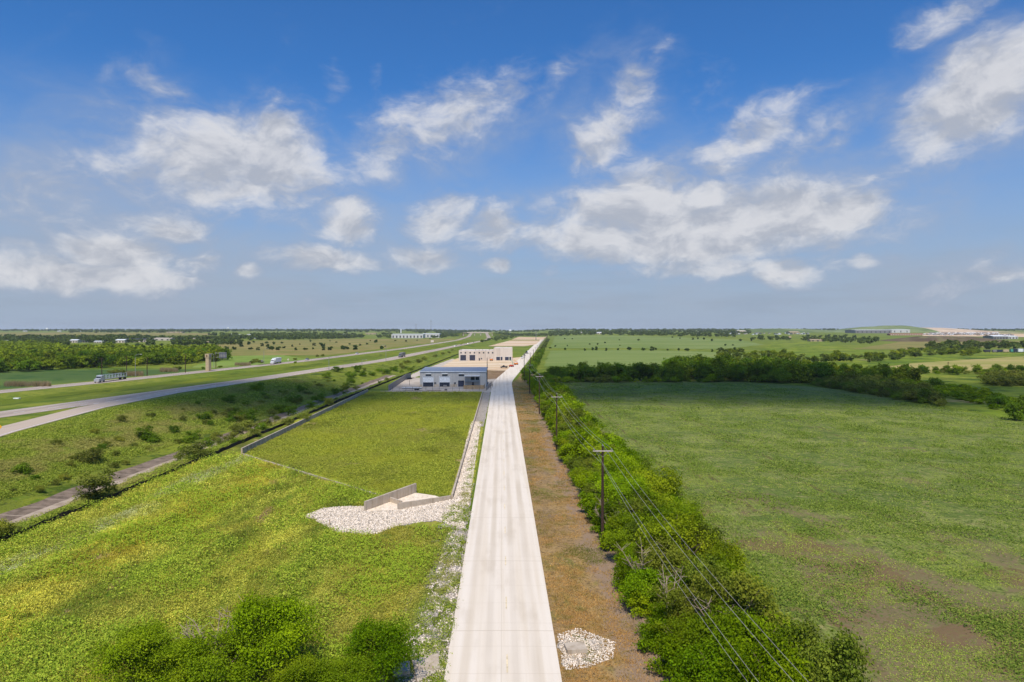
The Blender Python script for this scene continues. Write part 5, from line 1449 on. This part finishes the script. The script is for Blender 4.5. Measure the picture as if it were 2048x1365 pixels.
small_sign(1580, 683, 9, 5, M["tan"], "tan sign board on a post before the right hand hills")
small_sign(-2, 876, 22, 13, M["yellow"], "yellow warning diamond at the left picture edge beside the ramp", True)
tag(MB().box(-1.0, 1.0, -.5, .5, 0, .35).build("debris_sheet", M["white"], None, (float(G(34, 798)[0]), float(G(34, 798)[1]), float(G(34, 798)[2]))), "scrap of white sheeting lying on the median grass at left", "litter")

# overpass -------------------------------------------------------------------------------
def overpass():
    yb = 2650.0
    s = yb / F; zg = hz0(-130, yb)
    x0, x1 = (926 - 1024) * s, (986 - 1024) * s
    top = CAM_H - (664.5 - 660) * s
    root = empty("overpass", ((x0 + x1) / 2, yb, zg)); tag(root, "pale concrete overpass crossing the highway in the distance", "bridge")
    w2 = (x1 - x0) / 2; zt = top - zg
    MB().box(-w2, w2, -7, 7, zt - 4.2, zt - 2.4).build("lower_deck", M["wall_concrete"], root)
    MB().box(-w2 * .72, w2 * .72, -6, 6, zt - 2.3, zt).build("deck", M["whitewall"], root)
    for t in (-.97, -.22, .18, .95):
        MB().box(w2 * t - 1.6, w2 * t + 1.6, -5, 5, -3, zt - 4.21).build("pier", M["wall_concrete"], root)
    MB().add([(-w2 - 60, -6, -2), (-w2 - .5, -6, -2), (-w2 - .5, 6, -2), (-w2 - 60, 6, -2), (-w2 - 60, -6, .5), (-w2 - .5, -6, zt - 2.6), (-w2 - .5, 6, zt - 2.6), (-w2 - 60, 6, .5)], [(3,2,1,0),(4,5,6,7),(0,1,5,4),(1,2,6,5),(2,3,7,6),(3,0,4,7)]).build("approach_ramp", M["median"], root)
    MB().add([(w2 + 60, -6, -2), (w2 + .5, -6, -2), (w2 + .5, 6, -2), (w2 + 60, 6, -2), (w2 + 60, -6, .5), (w2 + .5, -6, zt - 2.6), (w2 + .5, 6, zt - 2.6), (w2 + 60, 6, .5)], [(0,1,2,3),(7,6,5,4),(4,5,1,0),(5,6,2,1),(6,7,3,2),(7,4,0,3)]).build("approach_ramp", M["median"], root)
overpass()

# distant buildings ------------------------------------------------------------------------
def shed(px0, px1, pyb, pyt, depth, wallm, roofm, label, cat="building", name="warehouse", ridge=.25, wins=0, doorm=None):
    g = G((px0 + px1) / 2, pyb); s = g[1] / F; w2 = (px1 - px0) * s / 2; h = max((pyb - pyt) * s, 2.5)
    root = empty(name, (g[0], g[1], g[2])); tag(root, label, cat)
    hr = h * ridge; he = h - hr
    MB().box(-w2, w2, 0, depth, -1.5, he).build("wall", wallm, root)
    MB().prism([(-.6, he), (depth / 2, h), (depth + .6, he), (depth + .6, he + .3), (depth / 2, h + .35), (-.6, he + .3)], -w2 - .5, w2 + .5).build("roof", roofm, root)
    for k in range(wins):
        cx = -w2 + (k + .5) * 2 * w2 / wins; ww = min(w2 / wins * .5, 2.2)
        MB().box(cx - ww, cx + ww, -.12, -.001, he * .12, he * .68).build("door" if k % 3 == 0 else "window", doorm or M["darkgrey"], root)
    return root
shed(783, 846, 677, 668.5, 60, M["whiteclad"], M["white"], "left half of the long white distribution warehouse beyond the highway", wins=9, ridge=.08)
shed(846, 879, 675.8, 667.4, 60, M["whiteclad"], M["white"], "taller right block of the long white warehouse beyond the highway", wins=5, ridge=.08)
shed(140, 155, 686, 679.5, 14, M["whitewall"], M["white"], "small barn with bright white roof at the left edge of the distant woods", name="barn", wins=3)
shed(165, 185, 685.5, 681.5, 16, M["grey"], M["darkroof"], "low grey house with charcoal roof right of the white barn", name="house", wins=4)
shed(188, 208, 686.5, 682.5, 12, M["whitewall"], M["white"], "row of low white sheds between two white-roofed barns", name="shed", wins=4)
shed(231, 249, 686, 679.2, 16, M["whitewall"], M["white"], "white-roofed barn left of the long charcoal roofed building", name="barn", wins=3)
shed(249, 293, 684.5, 678, 30, M["whitewall"], M["darkroof"], "long building with charcoal roof among the distant left trees", name="barn", wins=6)
shed(308, 341, 681.5, 676.5, 24, M["whitewall"], M["whitewall"], "cream gabled barn right of the charcoal roofed building", name="barn", wins=3)
shed(409, 417, 686.5, 683, 10, M["tan"], M["tan"], "tiny tan house on the dry pasture edge", name="house", wins=2)
shed(362, 405, 679, 677.6, 14, M["tan"], M["whitewall"], "long low pale shed line in the distant left fields", name="shed", wins=4)
shed(5, 18, 684, 681, 12, M["whitewall"], M["grey"], "small pale house at the far left edge", name="house", wins=2)
shed(333, 364, 666.5, 664.2, 30, M["tan"], M["tan"], "far tan building on the left horizon", wins=3)
shed(731, 752, 669.3, 666.6, 26, M["tan"], M["tan"], "tan building left of the long white warehouse", wins=3)
shed(685, 707, 671, 668.4, 20, M["whitewall"], M["grey"], "grey roofed house row before the far trees", name="house", wins=3)
shed(583, 598, 673.5, 671, 16, M["whitewall"], M["whitewall"], "pale house in the centre-left far trees", name="house", wins=2)
for k, (px, py) in enumerate(((466, 670.5), (478, 671.2), (498, 671), (513, 678.5), (560, 678.8), (528, 673), (608, 676.5), (50, 664), (118, 664.2), (160, 664.4), (196, 664), (622, 671))):
    shed(px - 4, px + 4, py, py - 1.9, 10, M["whitewall"], M["white"], "tiny pale far-off house in the left plain, %s in front-to-back listing" % ordn(k + 1) if 0 else "tiny pale far-off farmhouse %s" % ["by the left horizon trees", "just right of the farthest left water tower", "in a gap of far trees", "below the dark tree band near the pasture", "at the pasture's back edge", "between two tree bands", "right of the pasture corner", "alone on the far left skyline", "beside the left water tower", "on the skyline right of the water tower", "at the start of the skyline trees", "near the centre-left tree band"][k], "house", "house", wins=2)
shed(1194, 1203, 669, 664.8, 18, M["whitewall"], M["white"], "white farmhouse on the ridge among trees right of the road", "house", "house", wins=2)
for k, (px, py) in enumerate(((1165, 666.5), (1222, 667), (1234, 667), (1345, 666.8), (1396, 665.5), (1174, 668))):
    shed(px - 3, px + 3, py, py - 2.2, 10, M["whitewall"], M["white"], "tiny white ridge house %s" % ["nearest the road line", "right of the white farmhouse", "second right of the farmhouse", "in the middle of the ridge", "before the right hills begin", "just left of the farmhouse"][k], "house", "house", wins=1)
shed(1476, 1493, 667.5, 661.5, 40, M["tan"], M["whitewall"], "cream hall among the cluster of small white houses at right", wins=3)
shed(1580, 1599, 668.5, 663.2, 40, M["tan"], M["tan"], "cream gabled hall standing before the green hill", wins=3)
shed(1621, 1650, 683.5, 679, 18, M["tan"], M["tan"], "low tan shed in the middle distance right", wins=3)
shed(1711, 1783, 667, 660, 90, M["grey"], M["white"], "large grey walled warehouse with white roof on the hill side", wins=8, ridge=.1)
shed(1783, 1820, 666, 659, 90, M["whiteclad"], M["white"], "white end section of the large hillside warehouse", wins=3, ridge=.1)
shed(1780, 1847, 671.2, 667.5, 20, M["brick"], M["brick"], "long pinkish brick row of units below the large warehouse", wins=14, doorm=M["whitewall"])
shed(1987, 2016, 679, 671.3, 40, M["grey"], M["white"], "grey metal workshop with dark doors near the right edge", wins=5)
shed(2017, 2036, 678.5, 672, 30, M["whiteclad"], M["white"], "white workshop next to the grey one near the right edge", wins=3)
for k in range(34):
    px = 1849 + k * 5.4 + random.uniform(-1, 1); py = 671 + random.uniform(-1.2, .5) + .02 * k
    shed(px - 1.7, px + 1.7, py, py - 2.6, 9, random.choice((M["whitewall"], M["white"], M["tan"])), random.choice((M["white"], M["grey"])), "small white unit in the housing rows at right, %s from the left in front" % ordn(k + 1), "house", "house", wins=1)
for k in range(30):
    px = 1862 + k * 4.6 + random.uniform(-1, 1)
    shed(px - 1.8, px + 1.8, 668.3, 665.6, 9, random.choice((M["whitewall"], M["white"])), random.choice((M["white"], M["grey"])), "small white unit in the back housing row at right, %s from the left" % ordn(k + 1), "house", "house", wins=1)
for k in range(42):
    px = random.uniform(1440, 1620); py = random.uniform(667.5, 670.5)
    shed(px - 1.6, px + 1.6, py, py - 1.9, 9, random.choice((M["whitewall"], M["white"], M["grey"])), random.choice((M["white"], M["grey"], M["darkroof"])), "tiny house of the scattered village below the right hills", "house", "house", wins=0)["group"] = "scattered village houses below the right hills"
# parked trailers
for k, (px, wd, mt, hh) in enumerate(((1975, 13, "darkgrey", 4.6), (1990, 9, "grey", 4.4), (1999, 11, "navy", 4.6), (2012, 12, "tan", 5), (2024, 5, "teal", 6), (2031, 7, "navy", 6.5), (2041, 10, "white", 6.5), (2052, 10, "white", 6))):
    g = G(px, 705.5); s = g[1] / F
    root = empty("parked_trailer", (g[0], g[1], g[2])); w2 = wd * s / 2 * .93
    MB().box(-w2, w2, 0, 2.6, .9, hh * s + .6).build("trailer_box", M[mt], root)
    MB().box(-w2 * .9, w2 * .9, .4, 2.2, .5, .88).build("chassis", M["tyre"], root)
    for xx in (-w2 * .7, w2 * .7): MB().tube([(xx, .1, .5), (xx, .4, .5)], .5, 10).build("wheel", M["tyre"], root)
    tag(root, "%s box trailer parked in the row near the right edge, %s from the left" % ({"darkgrey": "dark grey", "navy": "dark blue"}.get(mt, mt), ordn(k + 1)), "trailer", "trailers parked in a row near the right edge")
# hills
def hill(name, px0, px1, pbase, prof, mat, label, depth, Y0=None):
    """prof: list of (px, py) silhouette; built as a rounded ridge at its real distance"""
    g = G((px0 + px1) / 2, pbase); Y0 = Y0 or g[1] + depth / 2; s = Y0 / F
    nx, ny = 60, 14
    V = []
    for j in range(ny + 1):
        v = j / ny * 2 - 1
        for i in range(nx + 1):
            px = px0 + (px1 - px0) * i / nx
            py = float(np.interp(px, [p[0] for p in prof], [p[1] for p in prof]))
            top = CAM_H - (py - 660) * s
            x = (px - 1024) * s; y = Y0 + v * depth / 2
            gz = hz0(x, y)
            zz = gz - 1 + max(top - gz + 1, 0) * (math.cos(v * PI / 2) ** .8) + .6 * mnoise.noise(Vector((x * .01, y * .01, 1)))
            V.append((x, y, zz))
    Fc = [(j * (nx + 1) + i, j * (nx + 1) + i + 1, (j + 1) * (nx + 1) + i + 1, (j + 1) * (nx + 1) + i) for j in range(ny) for i in range(nx)]
    tag(link(name, mesh_np(name, V, Fc, mat, True)), label, kind="structure")
M["hill"] = ground_mat("hill grass", A(104, 126, 72), [(A(138, 156, 104), .004, .45, .6), (A(94, 120, 72), .01, .52, .66)], .2, .2, 1)
M["earth"] = ground_mat("pale earth mound", A(216, 198, 172), [(A(196, 176, 150), .008, .45, .6), (A(228, 214, 192), .02, .5, .66)], .4, .5, .3)
M["tilled"] = ground_mat("dark tilled slope", A(112, 100, 78), [(A(96, 84, 66), .01, .45, .6), (A(124, 122, 84), .03, .52, .66)], .2, .2, 1)
hill("hills", 1640, 1885, 668, [(1640, 666), (1668, 663.5), (1700, 657.5), (1730, 654), (1760, 653), (1768, 651.5), (1800, 651.3), (1830, 656), (1860, 662), (1885, 667)], M["hill"], "long green hill behind the large warehouse", 500, 3450)
hill("low_hills", 1395, 1690, 667, [(1395, 665), (1450, 661.5), (1520, 658), (1560, 657.5), (1610, 658.5), (1650, 661), (1690, 665)], M["hill"], "low green hill left of the big hill", 500, 3500)
hill("earth_mound", 1825, 2010, 668, [(1825, 658), (1838, 655.2), (1880, 656), (1920, 659), (1960, 662), (2010, 664.5)], M["earth"], "long pale earth mound at right", 400, 3400)
hill("tilled_rise", 1770, 1990, 684, [(1770, 683), (1800, 677), (1840, 673), (1900, 672.5), (1950, 675), (1990, 680)], M["tilled"], "dark tilled rise in front of the housing rows", 130)
sheet("housing_ground", GP([(1845, 672.5), (2060, 675), (2060, 668), (1850, 666.5)]), M["sand_far"], .5, 3, 30, .05, "pale ground of the housing rows")

# water towers and masts ------------------------------------------------------------------------
def tower(px, pyt, Y, wpx, kind, label):
    r_ = ray(px, 660); s = Y / F; x = r_[0] / r_[1] * Y; zg = hz0(x, Y); top = CAM_H - (pyt - 660) * s - zg
    root = empty("water_tower", (x, Y, zg)); tag(root, label, "water tower")
    R_ = wpx * s / 2
    if kind == "ball":
        hh = R_ * 1.1
        MB().tube([(0, 0, top - hh * 1.25), (0, 0, top - hh), (0, 0, top - hh * .3), (0, 0, top - .1)], [R_ * .4, R_, R_ * .95, R_ * .25], 16).build("tank", M["white"], root)
        MB().tube([(0, 0, -2), (0, 0, top - hh * 1.25)], [R_ * .32, R_ * .22], 12).build("column", M["whitewall"], root)
    else:
        MB().tube([(0, 0, -2), (0, 0, top - .5), (0, 0, top)], [R_, R_, R_ * .5], 16).build("tank", M["white"], root)
        MB().tube([(R_ + .2, 0, -2), (R_ + .2, 0, top - .5)], .3, 6).build("riser_pipe", M["grey"], root)
tower(94.5, 656.2, 4600, 5, "ball", "white water tower on the far left horizon")
tower(456.5, 655.2, 4600, 4, "ball", "white water tower on the horizon left of centre")
tower(802, 658.6, 3600, 2.6, "stand", "slim white standpipe tower behind the long white warehouse")
tower(1020.5, 659.5, 3700, 5.5, "ball", "white water tower just right of the overpass")
def mast(px, pyt, pyb, Y, label):
    r_ = ray(px, 660); s = Y / F; x = r_[0] / r_[1] * Y; zg = hz0(x, Y); top = CAM_H - (pyt - 660) * s - zg
    root = empty("radio_mast", (x, Y, zg)); tag(root, label, "mast")
    MB().tube([(0, 0, -2), (0, 0, top)], [1.1, .7], 5).build("lattice_shaft", M["grey"], root)
    MB().box(-3, 3, -.6, .6, top * .86, top * .9).build("antenna", M["steel"], root)
mast(832, 648, 668, 3700, "shorter radio mast behind the long white warehouse")
mast(862, 639.5, 668, 3700, "tall radio mast behind the long white warehouse")
mast(1072, 663, 681, 1800, "thin dark mast on the farthest graded lot")
SKYK = (.036, .083, .135)
HAZE = 4.5e-5
CLOUDS = [(105, 315, 185, 108, 800, "soft white cloud overhead shading the middle of the crop field"),
          (-105, 275, 85, 100, 820, "soft white cloud overhead shading the embankment and basin")]
# ================================================================== sky, sun, haze
SUN_EL = R(57.0); SUN_AZ = R(184.0)      # clockwise from +Y: behind the camera, a little to the left
w = bpy.data.worlds.new("World"); sc.world = w; w.use_nodes = True
nt = NT(w.node_tree); nt.n.clear()
sky = nt.n.new("ShaderNodeTexSky"); sky.sky_type = "NISHITA"; sky.sun_disc = False
sky.sun_elevation = SUN_EL; sky.sun_rotation = SUN_AZ; sky.altitude = 100; sky.air_density = 1.0; sky.dust_density = 1.0; sky.ozone_density = 2.0
tc = nt.n.new("ShaderNodeTexCoord")
dx, dy, dz = nt.xyz(tc.outputs["Generated"])
az = nt.math("ARCTAN2", dx, dy)
el = nt.math("ARCSINE", dz)
VL = [(150,430,300,140,0,.75),(320,540,420,90,0,.7),(650,410,170,70,0,.5),(300,260,280,100,0,.4),(900,300,260,60,20,.45),(1200,230,150,110,40,.4),(1900,560,300,70,0,.6),(1450,410,400,120,0,.6),(1950,200,240,130,25,.6),(850,480,220,80,0,.5),(1300,580,500,50,0,.4),(60,230,120,90,0,.3)]
BL = [(480,320,200,85,0,1.0),(550,268,60,38,0,.95),(430,292,70,40,0,.95),(475,368,95,34,0,.95),(250,325,120,80,0,.55),(120,390,160,62,0,.5),(40,400,80,60,0,.42),(230,420,150,50,0,.4),
 (760,305,110,48,25,.6),(880,242,130,62,20,.72),(985,198,90,40,20,.6),(1100,165,65,22,45,.42),(1210,270,85,48,38,.75),(1270,178,50,42,30,.72),(1320,120,60,16,50,.35),
 (1480,280,140,42,30,.74),(1400,340,70,34,15,.5),(1310,425,190,66,0,1.0),(1500,430,240,62,0,1.0),(1660,425,120,38,0,.95),(1330,482,300,48,0,1.0),(1300,372,75,55,0,.85),(1420,532,230,24,0,.7),
 (1950,190,175,82,28,1.0),(2045,115,80,62,0,.85),(1850,242,95,42,20,.8),(1900,30,130,32,20,.5),(1650,262,90,40,0,.45),
 (690,440,62,46,0,.9),(620,420,60,60,0,.35),(885,430,60,44,15,.85),(980,455,55,42,0,.8),(860,510,75,26,0,.8),(990,527,32,15,0,.8),(640,520,115,25,0,.8),(350,455,72,30,0,.8),(280,440,70,40,0,.5),(230,505,105,46,0,1.0),
 (150,555,200,34,0,1.0),(60,530,120,40,0,.8),(340,570,62,13,0,.7),(400,530,62,26,0,.6),(505,545,32,16,0,.7),(1580,545,60,32,8,.9),(1725,520,32,20,0,.62),(1700,368,62,20,0,.5),(1950,560,125,38,12,.5),(2020,560,70,20,10,.6),
 (340,180,95,22,-20,.48),(420,212,42,30,0,.34),(230,142,32,22,0,.3),(675,165,20,42,0,.34),(750,160,15,32,0,.28),(30,490,55,22,0,.62),(0,230,20,30,0,.4),(800,600,240,22,0,.3),(560,610,150,16,0,.25),(1100,545,24,12,0,.5),(1430,190,50,50,40,.36),(1540,330,60,30,20,.4)]
def cloud_field(u, v, BL):
    """u, v: azimuth and elevation sockets"""
    n0 = nt.noise(nt.comb(nt.math("MULTIPLY", u, 1.0), nt.math("MULTIPLY", v, 1.5), .37), 5.5, 4, .55, .4, col=True)
    wv = nt.vmath("MULTIPLY", nt.vmath("SUBTRACT", n0, (.5, .5, .5)), (.075, .05, 0))
    p = nt.vmath("ADD", nt.comb(u, v, 0), wv)
    acc = None
    for (px, py, rx, ry, rot, s) in BL:
        r_ = ray(px, py); r_ = r_ / np.linalg.norm(r_)
        a0, e0 = math.atan2(r_[0], r_[1]), math.asin(r_[2])
        k = math.cos(a0) ** 2
        q = nt.mapping(p, loc=(a0, e0, 0), rot=(0, 0, R(rot)), scale=(rx / F * k, ry / F * math.sqrt(k), 1), typ="TEXTURE")
        f = nt.rng(nt.vmath("LENGTH", q), .25, 2.0, s, 0)
        acc = f if acc is None else nt.math("MAXIMUM", acc, f)
    return acc, p
acc, pp = cloud_field(az, el, BL)
vacc, _p = cloud_field(az, el, VL)
fb = nt.noise(nt.mapping(pp, rot=(0, 0, R(-28)), scale=(1.0, 1.7, 1)), 11, 9, .6, .35)
fb2 = nt.noise(nt.mapping(pp, loc=(3, 1, 0), rot=(0, 0, R(-20)), scale=(1.0, 2.0, 1)), 34, 6, .62, .3)
ns = nt.math("ADD", nt.math("MULTIPLY", nt.math("SUBTRACT", fb, .5), 1.15), nt.math("MULTIPLY", nt.math("SUBTRACT", fb2, .5), .65))
dens = nt.math("ADD", nt.math("MULTIPLY", acc, 1.12), ns)
dn = nt.rng(dens, .12, 1.1, 0, 1)
# light from above: compare with the cloud a little higher up
fbu = nt.noise(nt.mapping(nt.vmath("ADD", pp, (0.0, .028, 0)), rot=(0, 0, R(-28)), scale=(1.0, 1.7, 1)), 11, 5, .6, .35)
shade = nt.rng(nt.math("SUBTRACT", fb, fbu), -.16, .16, 0, 1)
ccol = nt.mix(shade, (.44, .47, .54, 1), (.72, .725, .755, 1))
ccol = nt.mix(nt.rng(dens, .95, 1.5, 0, .3), ccol, (.46, .48, .55, 1))
thin = nt.mix(nt.rng(dens, .25, .8), (.34, .40, .54, 1), ccol)
# low stratus veil near the horizon
veil = nt.noise(nt.comb(nt.math("MULTIPLY", az, 1.0), nt.math("MULTIPLY", el, 7), 2), 5, 5, .6)
veil = nt.math("MULTIPLY", nt.rng(veil, .42, .68), nt.rng(el, .02, .16, .45, 0))
skyc = nt.vmath("MULTIPLY", sky.outputs[0], (SKYK[0], SKYK[1], SKYK[2]))
hz = nt.rng(el, -.03, .36, .95, 0)
skyc = nt.mix(hz, skyc, (.37, .44, .56, 1))
skyc = nt.mix(veil, skyc, (.30, .36, .46, 1))
vf = nt.math("MULTIPLY", nt.rng(nt.math("ADD", vacc, nt.math("MULTIPLY", nt.math("SUBTRACT", fb, .5), .9)), .05, 1.0), .62)
skyc = nt.mix(vf, skyc, (.39, .435, .525, 1))
col = nt.mix(nt.math("MULTIPLY", dn, .92), skyc, thin)
bg = nt.n.new("ShaderNodeBackground"); nt.l.new(col, bg.inputs[0]); bg.inputs[1].default_value = 1.0
ow = nt.n.new("ShaderNodeOutputWorld"); nt.l.new(bg.outputs[0], ow.inputs[0])
w.cycles.sampling_method = "MANUAL"; w.cycles.sample_map_resolution = 512

sd = bpy.data.lights.new("sun", "SUN"); sd.energy = 4.6; sd.angle = R(.55); sd.color = (1.0, .94, .84)
so = bpy.data.objects.new("sun", sd); COL.objects.link(so)
sdir = Vector((math.sin(SUN_AZ) * math.cos(SUN_EL), math.cos(SUN_AZ) * math.cos(SUN_EL), math.sin(SUN_EL)))
so.rotation_euler = sdir.to_track_quat("Z", "Y").to_euler()
so.location = sdir * 200

# clouds overhead, behind the camera, that shade parts of the ground
def cloud_mat():
    m, nt, out = newmat("cloud vapour")
    tcn = nt.n.new("ShaderNodeTexCoord"); ob = tcn.outputs["Object"]
    p = nt.pos()
    x, y, z = nt.xyz(ob)
    r = nt.vmath("LENGTH", nt.comb(x, y, 0))
    n = nt.noise(p, .0075, 6, .6, .3)
    d = nt.math("ADD", nt.math("SUBTRACT", 1.0, r), nt.math("MULTIPLY", nt.math("SUBTRACT", n, .5), 1.5))
    a = nt.math("MULTIPLY", nt.rng(d, .05, .75), .8)
    tr = nt.n.new("ShaderNodeBsdfTransparent")
    df = nt.n.new("ShaderNodeBsdfTranslucent"); df.inputs[0].default_value = (.9, .9, .92, 1)
    mx = nt.n.new("ShaderNodeMixShader"); nt.l.new(a, mx.inputs[0]); nt.l.new(tr.outputs[0], mx.inputs[1]); nt.l.new(df.outputs[0], mx.inputs[2])
    nt.l.new(mx.outputs[0], out.inputs[0])
    return m
M["cloud"] = cloud_mat()
def cloud(gx, gy, rx, ry, alt, label, rot=0):
    k = alt / math.tan(SUN_EL)
    x = gx + math.sin(SUN_AZ) * k; y = gy + math.cos(SUN_AZ) * k
    V = []; Fc = []
    nu, nv = 24, 8
    for j in range(nv + 1):
        t = PI * j / nv
        for i in range(nu):
            a = 2 * PI * i / nu
            V.append((math.sin(t) * math.cos(a), math.sin(t) * math.sin(a), math.cos(t)))
    for j in range(nv):
        for i in range(nu):
            a = j * nu + i; b = j * nu + (i + 1) % nu
            Fc.append((a, b, b + nu, a + nu))
    o = link("cloud", mesh_np("cloud", V, Fc, M["cloud"], True), None, (x, y, alt), rot)
    o.scale = (rx, ry, 28)
    tag(o, label, kind="structure")
for c_ in CLOUDS: cloud(*c_)

# haze ---------------------------------------------------------------------
hz_ = MB().box(-14500, 14500, -300, 14900, -6, 75)
m, nt, out = newmat("haze air")
v = nt.n.new("ShaderNodeVolumePrincipled")
v.inputs["Color"].default_value = (.86, .92, 1, 1); v.inputs["Density"].default_value = HAZE; v.inputs["Anisotropy"].default_value = 0.0
nt.l.new(v.outputs[0], out.inputs["Volume"])
if HAZE > 0: tag(hz_.build("haze", m), "thin pale blue haze over the plain", kind="stuff")

# render settings ------------------------------------------------------------
vs = sc.view_settings; vs.view_transform = "Standard"; vs.look = "None"; vs.exposure = 0.0; vs.gamma = 1.0
cy = sc.cycles
cy.max_bounces = 5; cy.diffuse_bounces = 3; cy.glossy_bounces = 2; cy.transmission_bounces = 3; cy.transparent_max_bounces = 10; cy.volume_bounces = 0
cy.caustics_reflective = False; cy.caustics_refractive = False
cy.use_adaptive_sampling = True; cy.adaptive_threshold = .015
